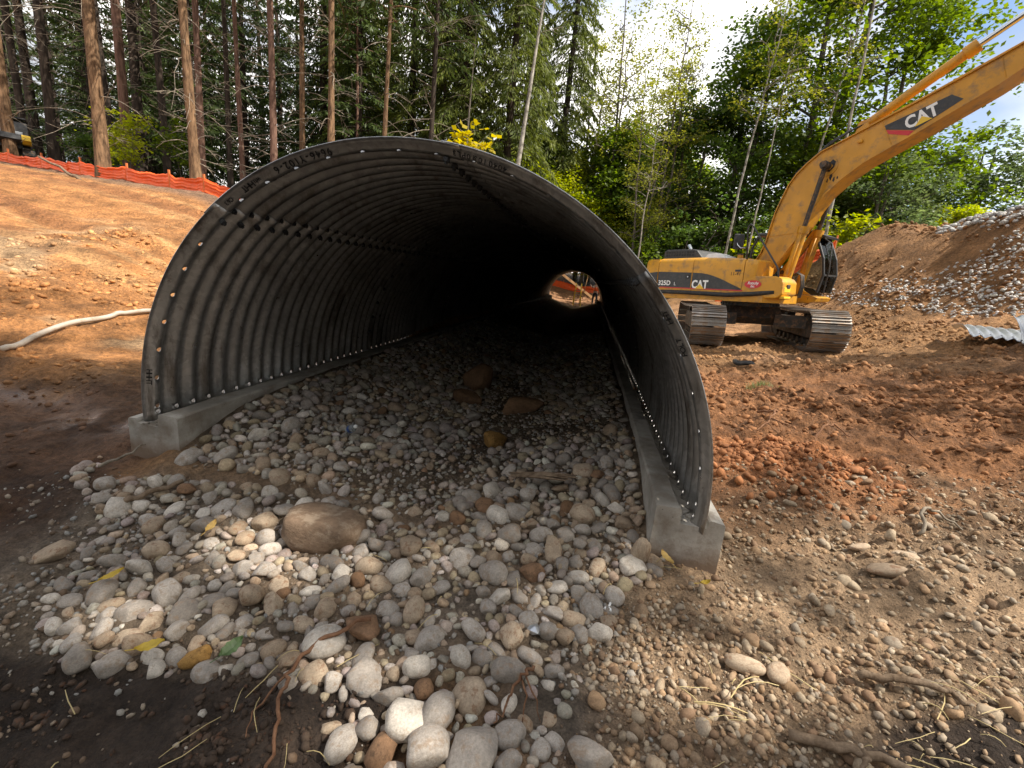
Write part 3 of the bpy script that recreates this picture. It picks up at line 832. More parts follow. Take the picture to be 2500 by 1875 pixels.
# ------------------------------------------------------------------ excavator
EX_P = Vector((6.479, 12.81, .514))
_up = Vector((-.0602, .0133, 1.0)).normalized()
def frame(th):
    f = Vector((math.cos(th), math.sin(th), 0)); f = (f - _up * f.dot(_up)).normalized(); l = _up.cross(f)
    m = Matrix((f, l, _up)).transposed().to_4x4(); return m
_m2 = frame(math.radians(-52.0)); _m2.translation = EX_P
exc = empty('excavator', matrix=_m2)
tag(exc, 'yellow crawler excavator with raised boom parked on red earth beside the culvert', 'excavator')
UROT = Matrix.Rotation(math.radians(-105.0 + 52.0), 4, 'Z')
def ubuild(mb, name, mat, parent, smooth=False):
    me = mb.mesh(name, smooth); me.transform(UROT); return link_mesh(name, me, mat, parent)
# --- tracks
GA, SW, RC, ZC, XC = 1.295, .785, .44, .50, 1.84
def track_path(n):
    Ls = 2 * XC; La = math.pi * RC; tot = 2 * Ls + 2 * La
    out = []
    for i in range(n):
        d = tot * i / n
        if d < Ls: x = -XC + d; out.append((x, ZC + RC - .035 * math.sin(math.pi * (x + XC) / Ls), 0.0))
        elif d < Ls + La: a = (d - Ls) / RC; out.append((XC + RC * math.sin(a), ZC + RC * math.cos(a), -a))
        elif d < 2 * Ls + La: x = XC - (d - Ls - La); out.append((x, ZC - RC, math.pi))
        else: a = (d - 2 * Ls - La) / RC; out.append((-XC - RC * math.sin(a), ZC - RC * math.cos(a), math.pi - a))
    return out, tot / n
NSH = 52
path, pitch_ = track_path(NSH)
sh = MB()
sh.box((0, 0, 0), (pitch_ * .97, SW, .022))
for gx in (-.42, 0.0, .42): sh.prism([(gx * pitch_ - .011, .010), (gx * pitch_ + .011, .010), (gx * pitch_ + .007, .042), (gx * pitch_ - .007, .042)], -SW / 2 + .004, SW / 2 - .004)
for gy in (-.11, .11): sh.box((0, gy, -.035), (pitch_ * .9, .045, .06))
shoe = sh.mesh('track_shoe'); shoe.materials.append(M['shoe_steel'])
for sgn in (-1, 1):
    y0 = sgn * GA
    fr = MB()
    fr.prism([(-1.75, .30), (1.55, .30), (1.75, .42), (1.6, .66), (.75, .74), (-.75, .74), (-1.6, .66)], y0 - .20, y0 + .20)
    tr = ubuild(fr, 'track', M['frame_steel'], exc)
    for (x, z, a) in path:
        o = link_mesh('track_shoe', shoe, None, tr)
        o.matrix_local = UROT @ Matrix.Translation((x, y0, z + .0)) @ Matrix.Rotation(-a, 4, 'Y') @ Matrix.Translation((0, 0, .015))
    for xw, rw in ((XC, .40), (-XC, .40)):
        wl = MB(); wl.cyl((xw, y0 - .11, ZC), (xw, y0 + .11, ZC), rw, 22)
        wl.cyl((xw, y0 - .17, ZC), (xw, y0 + .17, ZC), rw * .45, 16)
        ubuild(wl, 'idler_wheel', M['frame_steel'], tr)
    for k in range(8):
        ro = MB(); ro.cyl((-1.4 + k * .40, y0 - .16, .17), (-1.4 + k * .40, y0 + .16, .17), .095, 12); ubuild(ro, 'roller', M['frame_steel'], tr)
    for xk in (-.8, .7):
        ro = MB(); ro.cyl((xk, y0 - .1, .80), (xk, y0 + .1, .80), .07, 10); ubuild(ro, 'roller', M['frame_steel'], tr)
cb = MB()
cb.prism([(-.75, .52), (.75, .52), (.9, .70), (.65, .98), (-.65, .98), (-.9, .70)], -.62, .62)
for sx in (-1, 1):
    for sy in (-1, 1):
        cb.prism([(sx * .45, sy * .55), (sx * .95, sy * .45), (sx * 1.25, sy * 1.12), (sx * .75, sy * 1.12)], .50, .80, 'xy')
ubuild(cb, 'car_body', M['frame_steel'], exc)
sw = MB()
sw.cyl((0, 0, .97), (0, 0, 1.08), .72, 40)
swo = sw.build('swing_ring', M['frame_steel'], exc)
for k in range(36):
    sb_ = MB(); a = 2 * math.pi * k / 36; sb_.box((.725 * math.cos(a), .725 * math.sin(a), 1.025), (.035, .045, .055), Matrix.Rotation(a, 3, 'Z')); sb_.build('swing_bolt', M['black'], swo)
# --- upper deck
dk = MB()
dk.prism([(-2.55, -1.2), (-2.3, -1.38), (.95, -1.38), (1.28, -1.2), (1.32, -.35), (1.05, .2), (1.0, 1.35), (-2.3, 1.38), (-2.55, 1.2)], 1.10, 1.285, 'xy')
deck = dk.build('deck', M['yellow'], exc)
st = MB(); st.tube([(-2.12, -1.40, 1.27), (-1.2, -1.425, 1.275), (.05, -1.43, 1.255), (.7, -1.40, 1.30), (1.2, -1.36, 1.36)], .058, 10)
st.build('side_rubbing_strip', M['rubber'], exc, True)
# --- engine hood (rear, full width) and right hand compartment
def section(yr, yl, z0, z1, rad, n=5):
    pts = [(yr, z0)]
    for k in range(n + 1):
        a = math.pi - k / n * math.pi / 2; pts.append((yr + rad + rad * math.cos(a), z1 - rad + rad * math.sin(a)))
    for k in range(n + 1):
        a = math.pi / 2 - k / n * math.pi / 2; pts.append((yl - rad + rad * math.cos(a), z1 - rad + rad * math.sin(a)))
    pts.append((yl, z0)); return pts
def loft(xs, secs):
    mb = MB(); n = len(secs[0]); V = []; F = []
    for x, s in zip(xs, secs): V += [(x, p[0], p[1]) for p in s]
    for i in range(len(xs) - 1):
        for k in range(n): F.append((i * n + k, i * n + (k + 1) % n, (i + 1) * n + (k + 1) % n, (i + 1) * n + k))
    F += [tuple(range(n - 1, -1, -1)), tuple(range((len(xs) - 1) * n, len(xs) * n))]
    return mb.add(V, F)
hd = loft([-2.10, -1.0], [section(-1.40, 1.40, 1.29, 2.215, .20), section(-1.40, 1.40, 1.29, 2.225, .20)])
hood = autosmooth(hd.build('engine_hood', M['yellow'], exc), 50)
h2 = loft([-.985, -.3, .40], [section(-1.40, -.36, 1.29, 2.225, .17), section(-1.40, -.36, 1.29, 2.205, .17), section(-1.39, -.36, 1.29, 2.175, .17)])
autosmooth(h2.build('side_compartment', M['yellow'], exc), 50)
h3 = loft([.412, .62, .69], [section(-1.38, -.40, 1.62, 2.165, .14), section(-1.36, -.40, 1.64, 2.14, .14), section(-1.32, -.44, 1.68, 2.10, .14)])
autosmooth(h3.build('tank_cover', M['yellow'], exc), 50)
cw = MB()
CWP = [(-2.115, -1.40), (-2.42, -1.37), (-2.72, -1.15), (-2.92, -.75), (-3.0, -.3), (-3.0, .3), (-2.92, .75), (-2.72, 1.15), (-2.42, 1.37), (-2.115, 1.40)]
zs = [(1.13, .93), (1.22, 1.0), (1.95, 1.0), (2.12, .985), (2.19, .95)]
V = []; F = []; n = len(CWP)
for z, k in zs: V += [(-2.115 + (p[0] + 2.115) * k, p[1] * (1 if k == 1 else (.99 if k > .96 else .97)), z) for p in CWP]
for i in range(len(zs) - 1):
    for k in range(n): F.append((i * n + k, i * n + (k + 1) % n, (i + 1) * n + (k + 1) % n, (i + 1) * n + k))
F += [tuple(range(n - 1, -1, -1)), tuple(range((len(zs) - 1) * n, len(zs) * n))]
cw.add(V, F); counter = autosmooth(cw.build('counterweight', M['yellow'], exc), 50)
# black side print with red line
pn = MB(); pn.prism([(-2.095, 1.415), (-2.095, 1.835), (-1.02, 1.815), (-1.02, 1.375), (-2.09, 1.40)], -1.408, -1.401)
pn.build('side_panel', M['black'], exc)
pn = MB(); pn.prism([(-.985, 1.385), (-.985, 1.812), (-.73, 1.80), (-.55, 1.775), (-.40, 1.735), (-.2, 1.67), (-.02, 1.595), (.2, 1.50), (.395, 1.42), (.395, 1.385)], -1.408, -1.401)
pn.build('side_panel', M['black'], exc)
pn = MB(); pn.prism([(-2.42, 1.42), (-2.42, 1.80), (-2.13, 1.83), (-2.13, 1.41)], -1.412, -1.36); pn.build('side_panel', M['black'], exc)
rl = MB(); rl.prism([(-2.03, 1.385), (-2.03, 1.408), (.45, 1.385), (.45, 1.36)], -1.4125, -1.409); rl.build('red_line', M['red'], exc)
def side_text(name, txt, size, x, z, mat, y=-1.4115, **kw):
    return place_text(name, txt, size, (x, y, z), (1, 0, 0), (0, 0, 1), mat, exc, thick=.001, **kw)
side_text('lettering', '325D', .185, -1.86, 1.515, M['white'], offset=.004, sx=1.0)
side_text('lettering', 'L', .13, -1.51, 1.50, M['white'])
side_text('lettering', 'CAT', .30, -.74, 1.49, M['white'], offset=.011, sx=.80)
def logo_tri(x, z, w, h, y, xd=(1, 0), parent=exc):
    c, s = xd
    P = lambda a, b: (x + a * c - b * s, z + a * s + b * c)
    mb = MB(); mb.prism([P(-w / 2, 0), P(w / 2, 0), P(0, h)], y - .0022, y - .0008); mb.build('logo_triangle', M['yellow2'], parent)
logo_tri(-.735, 1.385, .27, .13, -1.412)
side_text('lettering', '11-41', .12, .205, 1.785, M['ink'], y=-1.3975)
sq = MB(); sq.box((.26, -1.399, 1.865), (.15, .008, .05)); sq.build('data_plate', M['black'], exc)
# latch
lt = MB(); lt.box((-1.13, -1.41, 1.70), (.13, .012, .11), bev=.01); lo_ = lt.build('latch', M['rubber'], exc)
lt = MB(); lt.cyl((-1.12, -1.412, 1.70), (-1.12, -1.425, 1.70), .022, 10); lt.build('latch_button', M['chrome'], lo_)
# front right storage box
bx = MB()
BP = [(.40, 1.29), (.40, 1.62), (.62, 1.70), (.70, 1.735), (1.16, 1.735), (1.30, 1.68), (1.37, 1.60), (1.39, 1.32), (1.28, 1.22), (1.0, 1.20), (.9, 1.29)]
bx.prism(BP, -1.40, -.62); box_o = bx.build('storage_box', M['yellow'], exc)
bv = box_o.modifiers.new('edge', 'BEVEL'); bv.width = .03; bv.segments = 2; bv.limit_method = 'ANGLE'
ov = MB()
ov.tube([(.68, -1.4005, 1.535), (.68, -1.4095, 1.535)], [1, 1], 28)
ov.V = [(.68 + (v[0] - .68) * .205, v[1], 1.535 + (v[2] - 1.535) * .098) for v in ov.V]
oval = ov.build('company_badge', M['red'], exc)
side_text('lettering', 'Rotschy', .095, .68, 1.562, M['white'], y=-1.411, shear=.3, offset=.002, sx=.85)
side_text('lettering', 'Inc.', .085, .68, 1.487, M['white'], y=-1.411, shear=.3, offset=.002, sx=.85)
sp = MB(); sp.box((1.37, -1.15, 1.42), (.05, .34, .12), bev=.015); sp.box((1.36, -1.15, 1.24), (.12, .36, .06), bev=.015); sp.build('step', M['yellow2'], exc)
hl = MB(); hl.box((1.392, -1.12, 1.50), (.03, .16, .09), bev=.01); hl.build('headlight', M['black'], exc)
# black ventilation cowl
vt = MB()
vt.prism([(-2.22, 2.19), (-2.22, 2.44), (-2.14, 2.48), (-1.30, 2.475), (-1.16, 2.44), (-.96, 2.22)], -1.05, .35)
vent = vt.build('ventilation_cowl', M['black'], exc)
bv = vent.modifiers.new('edge', 'BEVEL'); bv.width = .025; bv.segments = 2; bv.limit_method = 'ANGLE'
for k in range(11):
    for r_ in range(2):
        gl = MB(); gl.box((-2.12 + k * .085, -1.053, 2.32 + r_ * .075), (.055, .012, .055)); gl.build('painted_slot', M['ink'], vent)  # black boxes stand in for the darkness inside the vent openings
vt = MB(); vt.prism([(-.95, 2.20), (-.85, 2.33), (-.62, 2.35), (-.35, 2.27), (-.30, 2.20)], -1.0, -.45); vt.build('hood_latch_cover', M['plate_new'], exc)
fc = MB(); fc.cyl((.06, -1.0, 2.19), (.06, -1.0, 2.28), .07, 14); fc.build('filler_cap', M['yellow'], exc)
fc2 = MB(); fc2.cyl((.06, -1.0, 2.28), (.06, -1.0, 2.31), .08, 14); fc2.build('filler_lid', M['black'], exc)
ex_ = MB(); ex_.tube([(-1.9, -.2, 2.3), (-1.9, -.2, 2.56), (-1.98, -.2, 2.68)], .05, 10); ex_.build('exhaust_pipe', M['chrome'], exc)
# handrail and mirror
hr = MB(); hr.tube([(.39, -1.3, 2.15), (.31, -1.3, 2.85), (.32, -1.3, 2.94), (.36, -1.3, 2.985), (.42, -1.3, 2.95), (1.13, -1.3, 1.97), (1.18, -1.3, 1.88), (1.25, -1.3, 1.36)], .021, 8)
hr.build('handrail', M['black'], exc, True)
mi = MB(); mi.box((.13, -1.32, 2.58), (.05, .24, .38), Matrix.Rotation(math.radians(-50), 3, 'Z'), bev=.02); mi_o = mi.build('mirror', M['black'], exc)
ma = MB(); ma.tube([(.10, -1.34, 2.60), (.14, -1.38, 2.50), (.22, -1.36, 2.42), (.34, -1.30, 2.42)], .014, 6); ma.build('mirror_arm', M['chrome'], mi_o, True)
# --- cab on the far side
CABP = [(-.38, 1.32), (-.38, 2.55), (-.22, 2.90), (.95, 2.93), (1.22, 2.83), (1.46, 2.25), (1.53, 1.85), (1.45, 1.40), (1.30, 1.32)]
cabr = MB(); cabr.prism([(-.40, 1.15), (-.40, 1.32), (1.34, 1.32), (1.50, 1.26), (1.46, 1.17), (1.30, 1.13)], .42, 1.36)
cab = cabr.build('cab', M['yellow'], exc)
for yy in (.45, 1.33):
    fm = MB()
    for a, b in ((0, 1), (1, 2), (4, 5), (5, 6), (6, 7)): fm.cyl((CABP[a][0], yy, CABP[a][1]), (CABP[b][0], yy, CABP[b][1]), .034, 8)
    fm.cyl((.45, yy, 1.32), (.45, yy, 2.92), .03, 8)
    fm.build('cab_frame', M['black'], cab)
    lw = MB(); lw.prism([(-.36, 1.33), (-.36, 1.62), (.5, 1.62), (1.05, 1.50), (1.32, 1.34)], yy - .012, yy + .012); lw.build('cab_lower_panel', M['yellow'] if yy < 1 else M['black'], cab)
    pg = MB(); pg.prism([(-.34, 1.64), (-.34, 2.55), (-.2, 2.86), (.41, 2.88), (.41, 1.64)], yy - .004, yy + .004); pg.build('window_pane', M['glassy'], cab)
    pg = MB(); pg.prism([(.49, 1.64), (.49, 2.88), (.95, 2.88), (1.18, 2.79), (1.41, 2.24), (1.48, 1.85), (1.41, 1.42), (1.08, 1.52)], yy - .004, yy + .004); pg.build('window_pane', M['glassy'], cab)
rf = MB(); rf.box((.36, .89, 2.93), (1.28, .98, .09), bev=.035); rf.prism([(.98, 2.90), (1.28, 2.80), (1.42, 2.76), (1.44, 2.81), (1.0, 2.985)], .42, 1.36)
rf.build('cab_roof', M['black'], cab)
wp = MB(); wp.prism([(1.24, 2.80), (1.47, 2.25), (1.54, 1.85), (1.525, 1.84), (1.455, 2.25), (1.225, 2.80)], .50, 1.28); wp.build('windscreen', M['glassy'], cab)
wp = MB(); wp.prism([(1.54, 1.83), (1.46, 1.40), (1.44, 1.40), (1.52, 1.83)], .50, 1.28); wp.build('lower_windscreen', M['glassy'], cab)
wb = MB(); wb.box((1.53, .89, 1.845), (.035, .80, .04)); wb.tube([(1.56, .6, 1.38), (1.58, .6, 2.1), (1.40, .6, 2.62)], .012, 6); wb.build('wiper', M['black'], cab)
seat = MB(); seat.box((.35, .9, 1.68), (.5, .5, .14), bev=.04); seat.box((.12, .9, 2.05), (.13, .48, .65), bev=.04); seat.build('seat', M['rubber'], cab)
place_text('lettering', 'Y', .085, (1.28, .417, 1.235), (1, 0, 0), (0, 0, 1), M['ink'], cab, thick=.001)
fk = MB(); fk.tube([(1.33, .46, 2.80), (1.62, .40, 2.6), (1.66, .40, 1.9), (1.60, .42, 1.40), (1.50, .44, 1.33)], .013, 6); fk.build('cab_guard_rail', M['black'], cab, True)
# --- boom
BT = [(.02, 1.98), (.12, 2.12), (.24, 2.35), (.33, 2.62), (.46, 3.36), (.55, 3.64), (.68, 4.00), (.82, 4.22), (1.02, 4.43), (1.28, 4.64), (1.75, 4.82), (2.32, 5.05), (3.0, 5.31), (3.52, 5.53), (3.96, 5.72), (4.26, 5.86), (4.75, 6.05), (4.92, 6.04)]
BB = [(5.0, 5.90), (4.92, 5.78), (4.34, 5.47), (4.05, 5.27), (3.62, 5.03), (3.11, 4.75), (2.61, 4.50), (2.17, 4.27), (1.81, 4.00), (1.51, 3.70), (1.31, 3.38), (1.14, 3.02), (.97, 2.76), (.77, 2.47), (.55, 2.14), (.36, 1.86), (.20, 1.80), (.06, 1.86)]
bo = MB(); bo.prism(BT + BB, -.285, .285)
boom = bo.build('boom', M['yellow'], exc)
def offset_strip(line, t, y0, y1, side):
    mb = MB(); P = [Vector(p) for p in line]; Q = []
    for i, p in enumerate(P):
        d = (P[min(i + 1, len(P) - 1)] - P[max(i - 1, 0)]).normalized(); nrm = Vector((-d.y, d.x)) * side
        Q.append(p + nrm * t)
    n = len(P)
    V = [(p.x, y0, p.y) for p in P] + [(p.x, y1, p.y) for p in P] + [(q.x, y0, q.y) for q in Q] + [(q.x, y1, q.y) for q in Q]
    F = []
    for i in range(n - 1):
        F += [(i, i + 1, n + i + 1, n + i), (2 * n + i, 3 * n + i, 3 * n + i + 1, 2 * n + i + 1), (i, 2 * n + i, 2 * n + i + 1, i + 1), (n + i, n + i + 1, 3 * n + i + 1, 3 * n + i)]
    F += [(0, n, 3 * n, 2 * n), (n - 1, 3 * n - 1, 4 * n - 1, 2 * n - 1)]
    return mb.add(V, F)
offset_strip(BT[1:-1], .022, -.335, .335, 1).build('top_plate', M['yellow'], boom)
offset_strip(BB[1:-2], .022, -.335, .335, 1).build('bottom_plate', M['yellow'], boom)
for a, b in (((.36, 2.78), (1.03, 2.84)), ((2.36, 5.05), (2.62, 4.52)), ((4.02, 5.72), (4.14, 5.34))):
    wl = MB(); wl.cyl((a[0], -.287, a[1]), (b[0], -.287, b[1]), .008, 6); wl.build('weld_seam', M['yellow'], boom)
for sy in (-1, 1):
    lg = MB(); lg.prism([(.46, 1.86), (.52, 1.99), (1.02, 2.74), (1.14, 2.98), (1.22, 2.94), (1.10, 2.62), (.68, 1.95), (.62, 1.84), (.53, 1.81)], sy * .44 - .06, sy * .44 + .06)
    lgo = lg.build('foot_lug', M['yellow'], boom)
    pnn = MB(); pnn.cyl((.56, sy * .44 - .075, 1.905), (.56, sy * .44 + .075, 1.905), .055, 14); pnn.build('foot_pin', M['frame_steel'], boom)
    bc = MB(); bc.cyl((1.0, sy * .45, 1.46), (1.245, sy * .45, 2.90), .102, 18); bc.cyl((1.225, sy * .45, 2.80), (1.25, sy * .45, 2.955), .128, 18); bc.cyl((.99, sy * .45 - .09, 1.46), (.99, sy * .45 + .09, 1.46), .12, 14)
    bco = autosmooth(bc.build('boom_cylinder', M['yellow'], exc), 40)
    rd = MB(); rd.cyl((1.24, sy * .45, 2.92), (1.47, sy * .45, 4.27), .052, 14); rd.cyl((1.47, sy * .45 - .08, 4.29), (1.47, sy * .45 + .08, 4.29), .095, 16)
    autosmooth(rd.build('rod', M['chrome'] if False else M['frame_steel'], bco), 40)
    ln = MB(); ln.tube([(1.13, sy * .45 - sy * .0 - .13, 1.75), (1.16, sy * .45 - .13, 2.2), (1.26, sy * .45 - .13, 2.75)], .017, 6); ln.build('oil_line', M['yellow'], bco, True)
pb = MB(); pb.cyl((1.47, -.62, 4.29), (1.47, .62, 4.29), .07, 18); pb.build('boom_pin', M['frame_steel'], boom)
bs_ = MB(); bs_.cyl((1.47, -.30, 4.29), (1.47, -.288, 4.29), .20, 24); bs_.build('pin_boss', M['yellow'], boom)
gs = MB(); gs.prism([(1.40, 4.20), (1.52, 4.17), (1.60, 4.26), (1.62, 4.38), (1.55, 4.44), (1.50, 4.38), (1.58, 4.30), (1.53, 4.22)], -.3022, -.3005); gs.build('grease_stain', M['ink'], boom)
for gx, gz, gw, gh in ((1.56, 4.08, .030, .11), (1.63, 3.99, .022, .06), (1.50, 3.98, .016, .05), (1.70, 4.02, .018, .035)):
    gs = MB(); gs.prism([(gx - gw, gz - gh * .4), (gx + gw * .3, gz - gh), (gx + gw, gz - gh * .2), (gx + gw * .6, gz + gh), (gx - gw * .5, gz + gh * .7)], -.2882, -.2862); gs.build('grease_stain', M['ink'], boom)
lf = MB(); lf.box((2.03, -.31, 4.72), (.09, .06, .07), bev=.015); lf.build('boom_light', M['yellow'], boom)
# stick cylinder on top of the boom, dipper stick beyond it
sc_ = MB(); sc_.cyl((1.98, 0, 5.12), (3.47, 0, 6.08), .098, 18); sc_.cyl((3.42, 0, 6.05), (3.60, 0, 6.165), .128, 18); sc_.cyl((1.96, -.12, 5.10), (1.96, .12, 5.10), .11, 14)
sco = autosmooth(sc_.build('stick_cylinder', M['yellow'], exc), 40)
sr_ = MB(); sr_.cyl((3.58, 0, 6.15), (5.05, 0, 7.00), .056, 14); autosmooth(sr_.build('rod', M['chrome'], sco), 40)
for yy in (-.14, .14):
    br = MB(); br.prism([(1.82, 4.85), (1.90, 5.16), (2.02, 5.16), (2.18, 4.98)], yy - .02, yy + .02); br.build('cylinder_bracket', M['yellow'], boom)
sk = MB(); sk.prism([(4.80, 5.85), (4.95, 6.70), (5.10, 7.08), (5.28, 6.95), (5.35, 6.2), (6.70, 3.55), (6.55, 3.42), (5.05, 5.55)], -.22, .22); sk.build('dipper_stick', M['yellow'], exc)
bk = MB(); bk.prism([(6.45, 3.50), (6.80, 3.55), (7.00, 3.15), (6.95, 2.55), (6.55, 2.25), (6.05, 2.35), (5.9, 2.75), (6.15, 2.65), (6.5, 2.6), (6.65, 2.9)], -.55, .55); bk.build('bucket', M['frame_steel'], exc)
for k, yy in enumerate((-.30, -.255, -.21)):
    hs = MB(); hs.tube([(.25, yy, 2.38), (.40, yy, 3.2), (.60, yy, 3.85), (.80, yy, 4.27), (1.05, yy, 4.50 + .02 * k), (1.40, yy, 4.76 + .05 * k), (1.75, yy + .1, 5.00 + .03 * k), (2.0, yy + .16, 5.12)], .017, 6); hs.build('hydraulic_hose', M['rubber'], boom, True)
for k, yy in enumerate((-.22, -.16)):
    hp = MB(); hp.tube([(2.1, yy, 5.03), (3.0, yy, 5.38), (4.2, yy, 5.90), (4.7, yy, 6.12)], .015, 6); hp.build('oil_line', M['yellow'], boom, True)
for k in range(4):
    hb = MB(); hb.tube([(1.30, -.30 + k * .06, 1.25), (1.34, -.30 + k * .06, 1.55), (1.30, -.30 + k * .06, 1.80), (1.20, -.30 + k * .06, 1.86), (1.1, -.30 + k * .06, 1.8)], .016, 6); hb.build('hydraulic_hose', M['frame_steel'], exc, True)
# boom print
dc = MB(); dc.prism([(2.415, 4.945), (3.42, 5.275), (3.61, 5.15), (3.21, 4.90), (2.95, 4.745), (2.46, 4.862)], -.2915, -.2865); dco = dc.build('boom_decal', M['black'], boom)
dc = MB(); dc.prism([(2.463, 4.852), (2.945, 4.735), (2.87, 4.66), (2.515, 4.765)], -.2915, -.2865); dc.build('boom_decal', M['red'], boom)
_bd = Vector((.93, .37)).normalized()
place_text('lettering', 'CAT', .34, (3.02, -.294, 4.975), (_bd.x, 0, _bd.y), (-_bd.y, 0, _bd.x), M['white'], boom, thick=.001, offset=.012, sx=.78)
logo_tri(3.075, 4.855, .28, .14, -.2955, (_bd.x, _bd.y), boom)
# ------------------------------------------------------------------ stones
rng = np.random.default_rng(77)
def stone_shape(seed, sub=2, angular=False):
    r = np.random.default_rng(seed)
    V0, F0 = (ICO1, ICO1F) if sub == 1 else (ICO2, ICO2F)
    if sub == 0: V0, F0 = ICO0, ICO0F
    V = V0.copy()
    p = r.uniform(2.1, 2.9)
    V = V / (np.abs(V) ** p).sum(1, keepdims=True) ** (1 / p)          # slightly squarish river stone
    for k in range(3):
        d = r.normal(size=3); d /= np.linalg.norm(d)
        V = V * (1 + r.uniform(-.13, .13) * (V @ d))[:, None]
    for k in range(4):
        d = r.normal(size=3) * (1.6 + k * .7); ph = r.uniform(0, 6.28)
        V = V * (1 + .035 * np.sin(V @ d + ph))[:, None]
    cuts = r.integers(3, 6) if angular else r.integers(0, 3)
    for k in range(cuts):
        d = r.normal(size=3); d /= np.linalg.norm(d); lim = r.uniform(.5, .75) if angular else r.uniform(.72, .9)
        h = V @ d; over = np.maximum(h - lim, 0); V = V - (over * .86)[:, None] * d
    V = V * np.array([1.0, r.uniform(.66, .92), r.uniform(.45, .72)])
    return V, F0
SHAPES = []
for k in range(18):
    V, F = stone_shape(500 + k, 2, k % 3 == 2 or k >= 14)
    me = np_mesh('cobble', V, F, smooth=True); SHAPES.append(me)
SH1 = [stone_shape(600 + k, 1, k % 3 == 2) for k in range(14)]
SH0 = [stone_shape(700 + k, 0, k >= 8) for k in range(14)]
def rot_zyx(r, tilt=.5):
    a, b, c = r.uniform(0, 6.28), r.normal(0, tilt), r.normal(0, tilt)
    return np.array(Matrix.Rotation(a, 3, 'Z') @ Matrix.Rotation(b, 3, 'X') @ Matrix.Rotation(c, 3, 'Y'))
def in_poly(x, y, poly):
    c = False; n = len(poly); j = n - 1
    for i in range(n):
        xi, yi = poly[i]; xj, yj = poly[j]
        if (yi > y) != (yj > y) and x < (xj - xi) * (y - yi) / (yj - yi) + xi: c = not c
        j = i
    return c
APRON = [(-2.95, 3.0), (-2.75, 2.65), (-2.25, 2.75), (.55, 2.45), (1.0, 2.35), (.95, 2.2), (.72, 2.05), (.5, 1.7), (.36, 1.45), (.3, 1.05), (-.42, 1.05), (-.6, 1.42), (-.95, 1.52), (-1.8, 1.50), (-2.1, 1.72), (-2.25, 2.05), (-2.45, 2.4), (-2.95, 2.75)]
def in_poly_np(x, y, poly):
    c = np.zeros(len(x), bool); n = len(poly); j = n - 1
    for i in range(n):
        xi, yi = poly[i]; xj, yj = poly[j]
        c ^= ((yi > y) != (yj > y)) & (x < (xj - xi) * (y - yi) / ((yj - yi) if yj != yi else 1e-9) + xi); j = i
    return c
def cobble_density(x, y):
    ax = x * AX_D[0] + y * AX_D[1]; lat = x * AX_R[0] + y * AX_R[1]
    ins = (ax > 2.55) & (lat > LAT_L + .03) & (lat < LAT_R - .03) & (ax < 15)
    lc = np.interp(ax, [2, 4, 7, 34], [-1.0, -.75, -.95, -1.15])
    ch = np.exp(-((lat - lc) / .36) ** 2) * np.where((ax > 3.0) & (ax < 6.2), 1, .3)
    di = np.maximum(.04, (1.0 - .97 * ch - .8 * np.maximum(0, fbm(x * 1.4, y * 1.4, 81, 3))) * (1 - .85 * np.exp(-(((x + .72) / .38) ** 2 + ((y - 3.05) / .35) ** 2))) * (1 - .7 * np.exp(-(((x + 1.6) / .3) ** 2 + ((y - 3.6) / .3) ** 2))))
    ap = in_poly_np(x, y, APRON) & (ax < 2.75)
    d = 1.0 - .95 * np.maximum(0, fbm(x * 1.9, y * 1.9, 82, 3) - .05)
    g = lambda cx, cy, sx, sy, k: 1 - k * np.exp(-(((x - cx) / sx) ** 2 + ((y - cy) / sy) ** 2))
    d = d * g(-.22, 1.95, .30, .22, .94) * g(.28, 1.42, .22, .2, .95) * g(-2.2, 2.1, .38, .3, .92) * g(-.62, 2.55, .34, .24, .85) * g(-.55, 2.15, .2, .16, .7) * g(-.1, 2.5, .25, .12, .6) * g(.35, 1.85, .22, .25, .6)
    return np.where(ins, di, np.where(ap, np.maximum(d, .05), 0.0))
STONES = []      # (x, y, z, r, kind)
_grid = {}
def _near(x, y, r, f=.79):
    g = .16; gx, gy = int(x // g), int(y // g)
    for i in range(gx - 2, gx + 3):
        for j in range(gy - 2, gy + 3):
            for (a, b, q) in _grid.get((i, j), ()):
                if (a - x) ** 2 + (b - y) ** 2 < (f * (r + q)) ** 2: return True
    return False
def _put(x, y, r):
    _grid.setdefault((int(x // .16), int(y // .16)), []).append((x, y, r))
